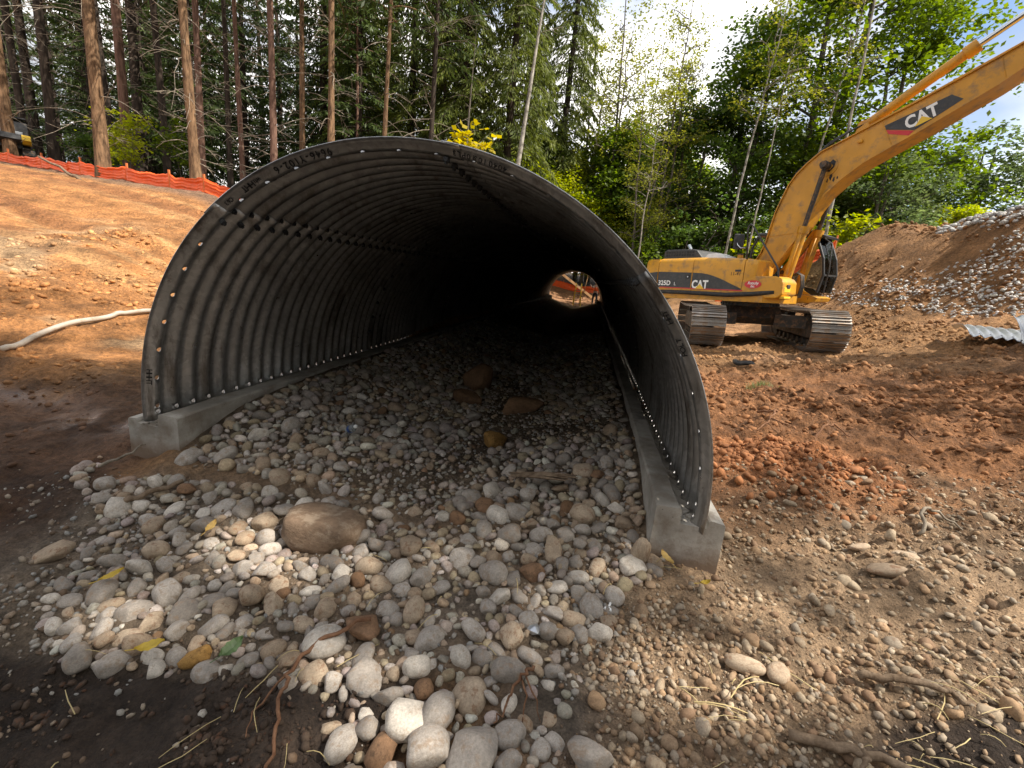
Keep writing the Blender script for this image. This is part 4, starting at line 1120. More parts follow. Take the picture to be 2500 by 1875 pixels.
# stones that stand out, each described on its own: x, y, radius, (sx, sy, sz), material, label
KEY = [
 (-1.04, 2.36, .185, (1.34, .95, .62), 'boulder', 'big brown boulder with a dusty top in the stones before the culvert', 'boulder', 14, -14),
 (-.72, 1.66, .088, (1.0, .9, .82), 'cobble_pale', 'large smooth pale grey egg-shaped stone beside the flat reddish rock', 'stone', 3, 30),
 (0.0, 1.24, .115, (1.0, .9, .62), 'cobble_grey', 'large flat light grey stone with dark pits at the foot of the heap', 'stone', 5, 80),
 (-.17, 1.235, .092, (1.0, .9, .72), 'cobble_grey', 'round speckled grey stone between the flat grey and the brown stone', 'stone', 2, 200),
 (-.27, 1.35, .082, (1.0, .95, .7), 'cobble_pale', 'round whitish stone above the brown rounded stone', 'stone', 1, 10),
 (-.335, 1.245, .068, (1.0, .9, .8), 'cobble_brown', 'rounded dark brown stone in mud next to the grey heap', 'stone', 4, 70),
 (-.49, 1.27, .070, (1.0, .75, .6), 'cobble_grey', 'oval grey stone lying alone in the dark mud', 'stone', 6, 60),
 (-1.24, 1.57, .062, (1.1, .9, .75), 'cobble_ochre', 'lumpy ochre yellow rock beside the green leaf', 'rock', 16, 15),
 (-.57, 1.75, .088, (1.2, .9, .42), 'cobble_brown', 'flat reddish brown angular rock beside the pale egg-shaped stone', 'rock', 14, 120),
 (.12, 1.54, .066, (1.1, .95, .85), 'cobble_grey', 'dark grey blunt stone above the tangle of root on grey silt', 'stone', 7, 0),
 (.41, 1.24, .085, (1.15, .95, .62), 'cobble_grey', 'angular blue-grey stone half sunk in grey silt', 'stone', 17, 160),
 (-.48, 5.74, .26, (.8, .7, 1.15), 'cobble_brown', 'tall rust brown rock standing in the dark of the culvert', 'rock', 15, 45),
 (-.53, 5.04, .19, (1.2, .8, .6), 'cobble_brown', 'low rust brown rock lying before the tall one in the culvert', 'rock', 16, 130),
 (.15, 4.82, .23, (1.3, .7, .55), 'cobble_brown', 'slanting rust brown slab in the culvert beside the channel', 'rock', 17, 20),
 (-.1, 3.99, .15, (1.2, .8, .6), 'cobble_ochre', 'pitted tan rock in the culvert channel', 'rock', 14, 75),
 (-2.39, 2.06, .10, (1.1, .7, .55), 'cobble_tan', 'tan boulder half buried in silt at the edge of the dark mud', 'stone', 8, 100),
 (1.17, 1.66, .075, (1.2, .6, .5), 'cobble_tan', 'long oval tan stone on brown gravel', 'stone', 9, 160),
 (2.48, 2.44, .062, (1.25, .62, .5), 'cobble_tan', 'smooth egg-shaped yellowish stone on the gravel near red earth', 'stone', 10, 160),
 (2.25, 2.5, .060, (1.35, .7, .5), 'cobble_tan', 'low wide tan stone on a bed of pale pebbles', 'stone', 11, 5),
 (2.26, 2.3, .085, (1.4, .7, .5), 'cobble_tan', 'broad brown weathered slab sunk in the gravel', 'rock', 14, 170),
 (1.29, 1.63, .062, (1.0, .9, .7), 'cobble_tan', 'round tan stone beside the long oval one on brown gravel', 'stone', 12, 40),
 (.83, 2.27, .082, (.62, .55, 1.1), 'cobble_tan', 'upright oblong pale stone leaning by the footing corner', 'stone', 13, 20),
]
for (x, y, r, sc, mt, lab, ct, shp, ang) in KEY:
    _put(x, y, r * max(sc[0], sc[1]) * .9)
    me = SHAPES[shp].copy(); me.name = 'stone'
    if ct == 'boulder':
        vb = ICO2 / (np.abs(ICO2) ** 3.0).sum(1, keepdims=True) ** (1 / 3.0)
        for dv, lim in (((.2, -.9, .35), .78), ((.75, -.5, -.1), .86), ((-.3, .1, .95), .70), ((-.9, -.3, .1), .9)):
            dv = np.array(dv) / np.linalg.norm(dv); hv = vb @ dv; vb = vb - (np.maximum(hv - lim, 0) * .8)[:, None] * dv
        me.vertices.foreach_set('co', (vb * np.array([1, .85, .72])).astype(np.float32).ravel())
    if ct in ('boulder', 'rock'):
        nv = len(me.vertices); co = np.empty(nv * 3, np.float32); me.vertices.foreach_get('co', co); co = co.reshape(-1, 3)
        co = co * (1 + (.06 if ct == 'boulder' else .05) * fbm(co[:, 0] * 2.1 + co[:, 2] * 1.3, co[:, 1] * 2.1 - co[:, 2], 900 + shp, 4, .6))[:, None]
        me.vertices.foreach_set('co', co.ravel()); me.update()
    o = link_mesh(ct, me, M[mt])
    o.scale = (r * sc[0], r * sc[1] * 1.1, r * sc[2] * 1.5)
    o.rotation_euler = (.05, .06, math.radians(ang))
    z = H1(x, y)
    o.location = (x, y, z + r * sc[2] * .42)
    tag(o, lab, ct)
# dense packing, large first
cand = []
for (n, r0, r1) in ((300, .062, .082), (5200, .040, .060), (20000, .027, .040), (40000, .015, .027)):
    rr_ = rng.uniform(r0, r1, n)
    ins = rng.random(n) < .50
    ax_ = 2.55 + 10.5 * rng.random(n) ** 1.7; la_ = rng.uniform(LAT_L + .05, LAT_R - .05, n)
    xo = rng.uniform(-3.0, 1.05, n); yo = rng.uniform(1.0, 3.0, n)
    for k in range(n):
        if ins[k]: x, y = ax_[k] * AX_D[0] + la_[k] * AX_R[0], ax_[k] * AX_D[1] + la_[k] * AX_R[1]
        else: x, y = xo[k], yo[k]
        cand.append((x, y, rr_[k]))
cand = np.array(cand); dn = cobble_density(cand[:, 0], cand[:, 1]); keep_ = rng.random(len(cand)) < dn ** np.where(cand[:, 2] > .028, 1.3, .6)
la_c = cand[:, 0] * AX_R[0] + cand[:, 1] * AX_R[1]; ax_c = cand[:, 0] * AX_D[0] + cand[:, 1] * AX_D[1]
keep_ &= (dn > 0) & ~((ax_c > 2.45) & ((la_c < LAT_L + cand[:, 2] * .8) | (la_c > LAT_R - cand[:, 2] * .8)) & (la_c > LAT_L - .5) & (la_c < LAT_R + .45))
for x, y, r in cand[keep_].tolist():
    if _near(x, y, r): continue
    _put(x, y, r); STONES.append((x, y, r, 0))
# a second scattered layer lying in the gaps
bs_n = np.array(STONES); ii = rng.integers(0, len(bs_n), 3000); aa = rng.uniform(0, 6.28, 3000); r2s = rng.uniform(.020, .046, 3000)
x2 = bs_n[ii, 0] + np.cos(aa) * bs_n[ii, 2] * .95; y2 = bs_n[ii, 1] + np.sin(aa) * bs_n[ii, 2] * .95
d2 = cobble_density(x2, y2); la2 = x2 * AX_R[0] + y2 * AX_R[1]; ax2 = x2 * AX_D[0] + y2 * AX_D[1]
ok2 = (d2 > .55) & ~((ax2 > 2.4) & ((la2 < LAT_L + r2s) | (la2 > LAT_R - r2s)))
for x, y, r in zip(x2[ok2].tolist(), y2[ok2].tolist(), r2s[ok2].tolist()):
    if _near(x, y, r, .60): continue
    _put(x, y, r); STONES.append((x, y, r, 1))
SX = np.array([s[0] for s in STONES]); SY = np.array([s[1] for s in STONES]); SR = np.array([s[2] for s in STONES]); SL = np.array([s[3] for s in STONES])
SZ = Hs(SX, SY) + SR * np.where(SL == 1, .80, np.where(rng.random(len(SX)) < .5, .22, -.05)) + rng.normal(0, .006, len(SX))
def seen_size(x, y, z, r):
    d = np.stack([x, y, z - EYE], 1)
    f = d @ np.array(_fwd); u = 1084.15 * (d @ np.array(_right)) / f; v = 1084.15 * (d @ np.array(_down)) / f
    ok = (np.abs(u) < 1240) & (np.abs(v) < 930) & (f > .3)
    return np.where(ok, r / f, 0)
vis = seen_size(SX, SY, SZ, SR)
order = np.argsort(-vis)
pick_i = set(order[:272].tolist())
KIND = rng.choice(4, size=len(SX), p=[.56, .30, .12, .02])
KM = ['cobble_grey', 'cobble_tan', 'cobble_pale', 'cobble_brown']
KW = ['smooth grey', 'dusty tan', 'pale whitish', 'brown']
def zone(x, y):
    ax = x * AX_D[0] + y * AX_D[1]
    if ax > 2.6: return 'on the stream bed inside the culvert'
    if x < -1.2: return 'in the stone apron below the puddle-side footing'
    if x > .15: return 'in the stone apron below the excavator-side footing'
    if y < 1.6: return 'in the tongue of stones running out from the apron'
    return 'in the middle of the stone apron before the culvert'
proto_of = {}
for i in order[:272]:
    i = int(i); k = int(KIND[i]); si = int(rng.integers(0, 18)); key = (si, k)
    if key not in proto_of:
        me = SHAPES[si].copy(); me.name = 'cobble'; me.materials.append(M[KM[k]]); proto_of[key] = me
    o = bpy.data.objects.new('cobble', proto_of[key]); COL.objects.link(o)
    q = float(SR[i]); R3 = Matrix(rot_zyx(rng, .42).tolist())
    o.matrix_world = Matrix.Translation((float(SX[i]), float(SY[i]), float(SZ[i]))) @ R3.to_4x4() @ Matrix.Diagonal((q * 1.16, q * 1.12, q * 1.16, 1))
    lab = '%s rounded cobble lying %s' % (KW[k], zone(SX[i], SY[i]))
    tag(o, lab, 'cobble', lab.replace(' rounded cobble lying', ' cobbles').replace('  ', ' '))
CB = np.array([[.315, .272, .228], [.35, .27, .185], [.50, .445, .38], [.21, .125, .07]])
def scatter_mesh(name, X, Y, Z, Rr, shapes, colors, mat, tilt=.5, flat=None, label=None, cat=None, smooth=True):
    n = len(X); sh_i = rng.integers(0, len(shapes), n)
    A = rng.uniform(0, 6.28, n); B = rng.normal(0, tilt, n); C_ = rng.normal(0, tilt, n)
    ca, sa, cb_, sb, cc_, sc2 = np.cos(A), np.sin(A), np.cos(B), np.sin(B), np.cos(C_), np.sin(C_)
    z_ = np.zeros(n); o_ = np.ones(n)
    Rz = np.stack([ca, -sa, z_, sa, ca, z_, z_, z_, o_], 1).reshape(n, 3, 3); Rx = np.stack([o_, z_, z_, z_, cb_, -sb, z_, sb, cb_], 1).reshape(n, 3, 3); Ry = np.stack([cc_, z_, sc2, z_, o_, z_, -sc2, z_, cc_], 1).reshape(n, 3, 3)
    RR = Rz @ Rx @ Ry
    Vs = []; Fs = []; Cs = []; off = 0
    for k in range(len(shapes)):
        w = np.nonzero(sh_i == k)[0]
        if len(w) == 0: continue
        V, F = shapes[k]
        P = np.einsum('nij,vj->nvi', RR[w], V) * (np.asarray(Rr)[w] * 1.15)[:, None, None]
        if flat is not None: P[:, :, 2] *= flat
        P += np.stack([np.asarray(X)[w], np.asarray(Y)[w], np.asarray(Z)[w]], 1)[:, None]
        Vs.append(P.reshape(-1, 3)); Fs.append((F[None] + (np.arange(len(w)) * len(V))[:, None, None] + off).reshape(-1, 3)); off += len(w) * len(V)
        Cs.append(np.repeat(np.asarray(colors)[w], len(V), 0))
    me = np_mesh(name, np.concatenate(Vs), np.concatenate(Fs), smooth=smooth)
    set_color(me, 'col', np.concatenate(Cs))
    o = link_mesh(name, me, mat)
    tag(o, label, cat, None, 'stuff')
    return o
rest = np.array([i for i in range(len(SX)) if i not in pick_i])
colr = CB[KIND[rest]] * rng.uniform(.72, 1.28, (len(rest), 1)) * rng.uniform(.95, 1.05, (len(rest), 3))
scatter_mesh('cobbles', SX[rest], SY[rest], SZ[rest], SR[rest], SH1, colr, M['pebbles'], .45, None, 'smaller river cobbles packed between the larger ones on the stream bed', 'cobbles')
# gravel between the cobbles and over the right foreground
def sample(n, x0, x1, y0, y1, dens):
    X = rng.uniform(x0, x1, n); Y = rng.uniform(y0, y1, n); k = rng.random(n) < dens(X, Y); return X[k], Y[k]
def d_right(X, Y):
    n = fbm(X * 1.3, Y * 1.3, 83, 3)
    w = sstep(.25, .75, X + .15 * n) * sstep(3.5, 2.3, Y - .12 * X + .3 * n)
    return w * np.clip(.85 + .5 * n, .3, 1) * np.clip(1.6 / np.maximum(Y, .6), .25, 1) * (1 - .7 * sstep(1.25, 1.6, X) * sstep(1.52, 1.36, Y))
X, Y = sample(40000, .1, 5.0, .9, 3.6, d_right)
Rr = .0040 + .018 * rng.random(len(X)) ** 3.2
pal = np.array([[.27, .175, .10], [.31, .24, .165], [.20, .125, .075], [.37, .29, .20], [.29, .235, .175], [.27, .185, .115]])
cc = pal[rng.integers(0, 6, len(X))] * rng.uniform(.75, 1.2, (len(X), 1))
scatter_mesh('gravel', X, Y, Hs(X, Y) + Rr * .25, Rr, SH0, cc, M['pebbles'], .6, None, 'brown pebbly gravel spread over the ground beside the footing', 'gravel')
X, Y = sample(1150, .3, 4.6, 1.0, 3.4, lambda a, b: d_right(a, b) * .8)
Rr = rng.uniform(.014, .036, len(X)) * (.7 + .5 * rng.random(len(X)))
cc = pal[rng.integers(0, 6, len(X))] * rng.uniform(.8, 1.25, (len(X), 1))
scatter_mesh('gravel', X, Y, Hs(X, Y) + Rr * .2, Rr, SH1, cc, M['pebbles'], .5, None, 'coarser tan pebbles lying on the brown gravel beside the footing', 'gravel')
def d_left(X, Y):
    ax = X * AX_D[0] + Y * AX_D[1]; lat = X * AX_R[0] + Y * AX_R[1]
    n = fbm(X * 1.5, Y * 1.5, 84, 3)
    w = sstep(2.9, 2.5, Y + .1 * n) * sstep(1.0, .5, X) * sstep(-3.3, -2.3, X + .3 * n) * np.where(Y < 1.5 + .1 * n, .30, 1.0)
    ins = (ax > 2.5) & (lat > LAT_L + .05) & (lat < LAT_R - .05)
    out = (ax > 2.4) & ~ins & (lat > LAT_L - .46) & (lat < LAT_R + .42)
    return np.where(out, 0, np.where(ins, .5 * sstep(8, 4, ax), w * np.clip(.6 + .6 * n, .1, 1)))
X, Y = sample(34000, -3.3, 1.0, .9, 6.5, d_left)
Rr = .004 + .017 * rng.random(len(X)) ** 3
pal2 = np.array([[.22, .17, .125], [.28, .23, .175], [.33, .30, .26], [.17, .115, .075], [.25, .24, .22]])
cc = pal2[rng.integers(0, 5, len(X))] * rng.uniform(.75, 1.2, (len(X), 1))
scatter_mesh('gravel', X, Y, Hs(X, Y) + Rr * .25, Rr, SH0, cc, M['pebbles'], .6, None, 'grey silt crumbs and small pebbles between the apron cobbles', 'gravel')
# clods of earth
def d_clod(X, Y):
    n = fbm(X * .9, Y * .9, 85, 3)
    lat = X * AX_R[0] + Y * AX_R[1]
    right = sstep(1.25, 1.7, lat) * sstep(1.7, 2.6, Y) * np.clip(.5 + n, .08, 1)
    left = sstep(-3.35, -3.7, lat) * sstep(2.2, 2.8, Y) * np.clip(.15 + n, .03, 1) * .6
    return np.clip((right + left) * np.clip(5.0 / np.maximum(Y, .5), .2, 1), 0, 1)
X, Y = sample(95000, -9.0, 10.0, 1.6, 13.0, d_clod)
Rr = (.006 + .034 * rng.random(len(X)) ** 4) * np.clip(Y / 4.0, .8, 1.5)
S_, _w = soil_fields(X, Y)
cc = S_ * rng.uniform(.8, 1.35, (len(X), 1))
scatter_mesh('earth_clods', X, Y, Hs(X, Y) + Rr * .1, Rr, SH0, cc, M['clods'], .5, None, 'loose crumbs and clods of earth strewn over the bare ground', 'clods', False)
pX = rng.normal(2.2, .38, 900); pY = rng.normal(3.40, .25, 900); Rr = .006 + .036 * rng.random(900) ** 4
lat = pX * AX_R[0] + pY * AX_R[1]; k = lat > 1.05; pX, pY, Rr = pX[k], pY[k], Rr[k]
cc = np.array([.30, .125, .05]) * rng.uniform(.7, 1.2, (len(pX), 1))
scatter_mesh('earth_clods', pX, pY, Hs(pX, pY) + Rr * .25, Rr, SH0, cc, M['clods'], .6, None, 'heap of loose orange-red clods beside the excavator-side footing', 'clods', False)
mX = rng.uniform(-2.6, -.35, 5200); mY = .95 + .75 * rng.random(5200) ** 1.2; kk = rng.random(5200) < np.clip(.5 + fbm(mX * 2.2, mY * 2.2, 89, 3), .1, 1) * sstep(-2.6, -1.9, mX) * sstep(1.75, 1.4, mY); mX, mY = mX[kk], mY[kk]
mR = .003 + .020 * rng.random(len(mX)) ** 4; S_, _w = soil_fields(mX, mY)
scatter_mesh('earth_clods', mX, mY, Hs(mX, mY) + mR * .15, mR, SH0, S_ * rng.uniform(.7, 1.5, (len(mX), 1)), M['clods'], .6, None, 'dark crumbs of wet mud before the stone apron', 'clods', False)
# pale stones spread down the spoil mound
def d_mound(X, Y):
    n = fbm(X * 1.9 + .5 * Y, Y * .7 - .3 * X, 86, 4, .6); n2 = fbm(X * 3.1, Y * 3.1, 87, 2)
    z = Hs(X, Y, False)
    right = sstep(15.2, 11.2, Y + .25 * (z - 2.0)) ; low = np.exp(-((z - 2.15) / .35) ** 2) * sstep(17.0, 15.0, Y)
    d = np.clip(.62 * right + .40 * low, 0, 1)
    return d * sstep(-.22, .22, n + .25 * n2 + .35 * right - .12) * sstep(1.75, 1.95, z)
X, Y = sample(16000, 9.9, 14.6, 9.0, 17.5, d_mound)
Rr = rng.uniform(.018, .052, len(X))
cc = np.array([.60, .58, .55]) * rng.uniform(.6, 1.25, (len(X), 1)) * rng.uniform(.97, 1.03, (len(X), 3))
scatter_mesh('cobbles', X, Y, Hs(X, Y) + Rr * .28, Rr, SH0, cc, M['pebbles'], .45, None, 'pale cobbles tipped down the slope of the brown spoil mound', 'cobbles')
cX, cY = sample(9000, 9.4, 14.6, 9.0, 18.5, lambda a, b: .8 * np.clip(.6 + fbm(a, b, 88, 3), 0, 1))
cR = .012 + .07 * rng.random(len(cX)) ** 4; S_, _w = soil_fields(cX, cY)
scatter_mesh('earth_clods', cX, cY, Hs(cX, cY) + cR * .15, cR, SH0, S_ * rng.uniform(.7, 1.2, (len(cX), 1)), M['clods'], .5, None, 'brown earth clods over the face of the spoil mound', 'clods', False)
X, Y = sample(800, 12.4, 14.2, 9.5, 15.0, lambda a, b: sstep(4.1, 4.4, Hs(a, b, False)))
Rr = rng.uniform(.05, .10, len(X)); cc = np.array([.46, .45, .43]) * rng.uniform(.6, 1.2, (len(X), 1))
scatter_mesh('cobbles', X, Y, Hs(X, Y) + Rr * .4, Rr, SH0, cc, M['pebbles'], .45, None, 'grey cobbles heaped along the crest of the brown spoil mound', 'cobbles')
# ------------------------------------------------------------------ small things on the ground
def ground_pts(pts, up=.0):
    return [(p[0], p[1], H1(p[0], p[1]) + (p[2] if len(p) > 2 else up)) for p in pts]
# pump hose on the left bank
hp_ = ground_pts([(-6.2, 3.2), (-5.75, 3.7), (-5.45, 4.25), (-5.5, 4.72), (-5.56, 5.05), (-5.52, 5.40), (-5.50, 5.83), (-5.38, 6.10), (-5.15, 6.30), (-4.7, 6.5), (-4.2, 6.6)], .042)
hz_ = np.array(hp_); 
hs_ = []
for i in range(len(hz_) - 1):
    for t in np.linspace(0, 1, 6, endpoint=False):
        p0 = hz_[max(i - 1, 0)]; p1 = hz_[i]; p2 = hz_[i + 1]; p3 = hz_[min(i + 2, len(hz_) - 1)]
        q = .5 * ((2 * p1) + (-p0 + p2) * t + (2 * p0 - 5 * p1 + 4 * p2 - p3) * t * t + (-p0 + 3 * p1 - 3 * p2 + p3) * t ** 3)
        q[2] = max(q[2], H1(q[0], q[1]) + .035); hs_.append(tuple(q))
ho = MB(); ho.tube(hs_, .031, 12); tag(ho.build('hose', M['hose'], None, True), 'muddy white pump hose lying across the orange bank', 'hose')
# loose corrugated plates by the mound
def loose_plate(name, origin, rz, arc0, arc1, R_, npit, tilt, label, mat, sag=0):
    root = empty(name, origin, rz)
    s = np.linspace(0, npit * PIT, npit * 8 + 1); th = np.linspace(arc0, arc1, 18)
    ss, tt = np.meshgrid(s, th, indexing='ij')
    d = R_ + .027 * np.cos(2 * np.pi * ss / PIT)
    x = ss; y = d * np.cos(tt); z = d * np.sin(tt)
    z = z - z.min()
    V = np.stack([x.ravel(), y.ravel() - y.mean(), z.ravel()], 1)
    ns, nt_ = ss.shape; idx = np.arange(ns * nt_).reshape(ns, nt_)
    F = np.stack([idx[:-1, :-1], idx[1:, :-1], idx[1:, 1:], idx[:-1, 1:]], -1).reshape(-1, 4)
    o = link_mesh('sheet', np_mesh('sheet', V, F, True), mat, root)
    o.rotation_euler = tilt
    so = o.modifiers.new('sheet', 'SOLIDIFY'); so.thickness = .008
    nb = MB()
    for k in range(npit):
        for tq in (arc0 + .05, arc1 - .05):
            yy = (R_ + .03) * math.cos(tq) - y.mean(); zz = (R_ + .03) * math.sin(tq) - float((d * np.sin(tt)).min())
            nb.cyl((k * PIT, yy, zz - .004), (k * PIT, yy, zz + .006), .012, 8)
    bo_ = nb.build('painted_holes', M['ink'], root); bo_.rotation_euler = tilt  # black discs stand in for the darkness of open bolt holes
    tag(root, label, 'metal plate', 'loose corrugated plates by the mound')
    return root
loose_plate('corrugated_plate', (8.85, 9.15, H1(9.3, 9.0) + .16), math.radians(-28), math.radians(66), math.radians(112), 1.35, 14, (math.radians(7), 0, 0), 'shiny corrugated steel plate lying arched side up below the spoil mound', M['plate_new'])
loose_plate('corrugated_plate', (8.98, 8.30, H1(9.2, 8.2) + .22), math.radians(-26), math.radians(62), math.radians(102), 1.2, 11, (math.radians(44), 0, 0), 'shiny corrugated steel plate propped steeply against the arched one', M['plate_new'])
# black rubber ring, bottle, foil, clip
def lathe(prof, n=20):
    mb = MB(); V = []; F = []
    for (r_, z) in prof: V += [(r_ * math.cos(2 * math.pi * k / n), r_ * math.sin(2 * math.pi * k / n), z) for k in range(n)]
    for i in range(len(prof) - 1):
        for k in range(n): F.append((i * n + k, i * n + (k + 1) % n, (i + 1) * n + (k + 1) % n, (i + 1) * n + k))
    return mb.add(V, F)
rg = MB()
rg.tube([(.17 * math.cos(a), .13 * math.sin(a), .03 + .015 * math.sin(3 * a)) for a in np.linspace(0, 2 * math.pi, 29)], .035, 8, cap=False)
o = rg.build('rubber_ring', M['rubber'], None, True); o.location = (4.25, 8.22, H1(4.25, 8.22) + .01); tag(o, 'black rubber ring lying flat on the red earth', 'rubber ring')
bt = empty('water_bottle', (-1.33, 3.5, H1(-1.33, 3.5) + .07), .7); bt.rotation_euler = (math.radians(62), 0, .7)
pet = lathe([(.0, 0), (.028, .002), (.032, .01), (.032, .05), (.030, .055), (.032, .06), (.032, .12), (.028, .145), (.013, .175), (.012, .19), (.0, .19)], 14)
_pm, _pn, _pb, _po = new_mat('clear_plastic'); _pb.inputs['Base Color'].default_value = (.75, .82, .86, 1); _pb.inputs['Roughness'].default_value = .08; _pb.inputs['Transmission Weight'].default_value = .8; _pb.inputs['IOR'].default_value = 1.3
autosmooth(pet.build('body', _pm, bt), 50)
_lb = plain('bottle_label_blue', (.03, .09, .30), .4)
lathe([(.0325, .065), (.0328, .066), (.0328, .112), (.0325, .113)], 14).build('bottle_label', _lb, bt, True)
lathe([(.0, .205), (.0145, .205), (.0145, .185), (.012, .184)], 12).build('cap', M['white'], bt, True)
tag(bt, 'clear plastic water bottle with a blue label among the dusty cobbles', 'bottle')
fo_ = MB(); rnd = random.Random(9); fo_.add(*rock_lowpoly(rnd, (0, 0, 0), (.042, .036, .022)))
o = fo_.build('foil_scrap', M['plate_new']); o.location = (.22, 1.76, H1(.22, 1.76) + .015); tag(o, 'crumpled silver foil scrap on brown silt', 'foil')
cp_ = MB(); cp_.tube([(0, 0, 0), (.01, .06, .004), (.016, .085, .004)], .006, 6); cp_.tube([(-.018, -.018, 0), (-.014, -.004, 0), (0, .002, 0), (.012, -.006, 0), (.012, -.02, 0)], .006, 6)
o = cp_.build('plastic_clip', M['white']); o.location = (.60, 1.94, H1(.6, 1.94) + .015); o.rotation_euler = (0, 0, -.3); tag(o, 'small white wrench-shaped plastic clip on the gravel', 'clip')
# fallen leaves
def leaf_mesh(L, Wd, curl, seed, lobes=0):
    r = random.Random(seed); n = 9; V = []; F = []
    for i in range(n):
        t = i / (n - 1); w = Wd * math.sin(math.pi * min(1, t * .96 + .02)) ** .8 * (1 + .10 * (-1) ** i * (t > .1) * (t < .9))
        z = curl * (t - .5) ** 2 * 4
        V += [(t * L - L / 2, -w, z + .012), (t * L - L / 2, 0, z), (t * L - L / 2, w, z + .010)]
    for i in range(n - 1):
        for k in range(2): F.append((i * 3 + k, i * 3 + k + 1, i * 3 + 3 + k + 1, i * 3 + 3 + k))
    mb = MB(); mb.add(V, F); mb.tube([(-L / 2 - .035, .004, curl + .004), (-L / 2, 0, curl)], .0018, 5); return mb
_ly = plain('fallen_leaf_yellow', (.52, .36, .04), .55, var=.2, scale=30); _lg = plain('fallen_leaf_green', (.075, .12, .04), .5, var=.3, scale=30); _lo = plain('fallen_leaf_ochre', (.50, .33, .10), .6, var=.25, scale=30)
for (x, y, L, Wd, rz, m_, lab) in ((-1.88, 1.88, .10, .018, .9, _ly, 'narrow curled yellow leaf on the silt beside the stones'), (-1.42, 1.55, .11, .024, .35, _ly, 'broad yellow leaf on dark mud beside the stone edge'),
        (-1.08, 1.56, .105, .030, 1.1, _lg, 'green toothed leaf lying on the dark mud by the ochre rock'), (.95, 2.2, .10, .030, 2.0, _lo, 'ochre and yellow leaf below the excavator-side footing'),
        (1.13, 2.08, .06, .014, .2, _ly, 'small yellow leaf on the brown gravel'), (-1.66, 2.28, .10, .02, 1.6, _lo, 'brownish curled leaf on the pale cobbles')):
    o = leaf_mesh(L, Wd, .012, 3).build('leaf', m_); o.location = (x, y, H1(x, y) + .075); o.rotation_euler = (.25, -.2, rz); tag(o, lab, 'leaf')
# roots, sticks, splintered wood
def wiggle(pts, seed, n=5, amp=.012):
    r = random.Random(seed); out = []
    for i in range(len(pts) - 1):
        for k in range(n):
            t = k / n; p = [pts[i][j] * (1 - t) + pts[i + 1][j] * t + r.uniform(-amp, amp) for j in range(3)]; out.append(tuple(p))
    out.append(tuple(pts[-1])); return out
def stick(name, pts, r0, r1, mat, label, cat, seed=1, forks=(), amp=.012):
    mb = MB(); W_ = wiggle(pts, seed, 5, amp); n = len(W_)
    mb.tube(W_, [r0 + (r1 - r0) * i / (n - 1) for i in range(n)], 7)
    for fk in forks:
        W2 = wiggle(fk, seed + 5, 4, amp); mb.tube(W2, [r0 * .55 * (1 - .7 * i / (len(W2) - 1)) for i in range(len(W2))], 6)
    o = mb.build(name, mat, None, True); tag(o, label, cat); return o
G = lambda x, y, u=.0: (x, y, H1(x, y) + u)
stick('root', [G(-.55, 1.72, .09), G(-.75, 1.62, .075), G(-.80, 1.48, .06), G(-.78, 1.38, .03), G(-.72, 1.22, .02), G(-.70, 1.0, .02)], .010, .006, M['root'], 'pinkish brown root trailing from the stones over dark mud', 'root', 2, [[G(-.80, 1.48, .05), G(-.86, 1.36, .02), G(-.84, 1.26, .02)]])
stick('root', [G(.21, 1.50, .10), G(.16, 1.46, .08), G(.10, 1.40, .03), G(.06, 1.34, .02)], .008, .003, M['root'], 'forked tan root hanging below the dark grey stone on silt', 'root', 3, [[G(.16, 1.46, .08), G(.18, 1.38, .03), G(.16, 1.30, .02)], [G(.18, 1.46, .08), G(.24, 1.36, .02)]])
sp_ = MB(); rnd = random.Random(4)
for k in range(9):
    a = Vector(G(.05 + rnd.uniform(-.03, .05), 3.00 + rnd.uniform(-.02, .02), .12 + rnd.uniform(0, .03))); b = Vector(G(.50 + rnd.uniform(-.08, .03), 2.86 + rnd.uniform(-.03, .03), .12 + rnd.uniform(0, .03)))
    sp_.tube([a, (a + b) / 2 + Vector((0, 0, .012)), b], [.003, rnd.uniform(.008, .014), .004], 5)
tag(sp_.build('splintered_wood', M['deadwood']), 'splintered brown piece of wood lying across the cobbles in the culvert mouth', 'wood')
stick('twig', [G(2.72, 4.75, .05), G(2.80, 4.55, .14), G(2.70, 4.42, .10), G(2.55, 4.25, .03), G(2.42, 4.15, .02)], .014, .006, M['root'], 'crooked dark root sticking out of the red earth by the culvert', 'root', 5, [[G(2.62, 4.32, .06), G(2.76, 4.18, .04), G(2.85, 4.10, .02)]])
stick('twig', [G(2.95, 4.12, .02), G(3.08, 4.22, .12), G(3.22, 4.28, .15), G(3.34, 4.18, .05)], .012, .006, M['root'], 'arched thin root looping over the red earth', 'root', 6)
stick('stub', [G(3.86, 4.22, -.02), G(3.87, 4.21, .10), G(3.92, 4.20, .19)], .018, .012, M['root'], 'short upright dark stub standing in the red earth', 'stub', 7, [[G(3.88, 4.2, .12), G(4.0, 4.16, .05)]])
stick('twig', [G(2.72, 2.62, .02), G(2.80, 2.74, .08), G(2.95, 2.78, .07), G(3.10, 2.74, .03)], .012, .006, M['twig'], 'bent pale stick lying on gravel under the red bank', 'stick', 8)
stick('branch', [G(1.18, 1.36, .03), G(1.38, 1.26, .06), G(1.62, 1.16, .03), G(1.9, 1.08, .03)], .020, .010, M['deadwood'], 'dead brown branch among straw on the dark soil', 'branch', 9, [[G(1.38, 1.26, .06), G(1.30, 1.18, .10), G(1.26, 1.10, .05)]])
stick('branch', [G(1.62, 1.62, .03), G(1.80, 1.56, .05), G(1.98, 1.48, .02)], .018, .010, M['deadwood'], 'half-buried dark branch at the edge of the dark soil', 'branch', 10)
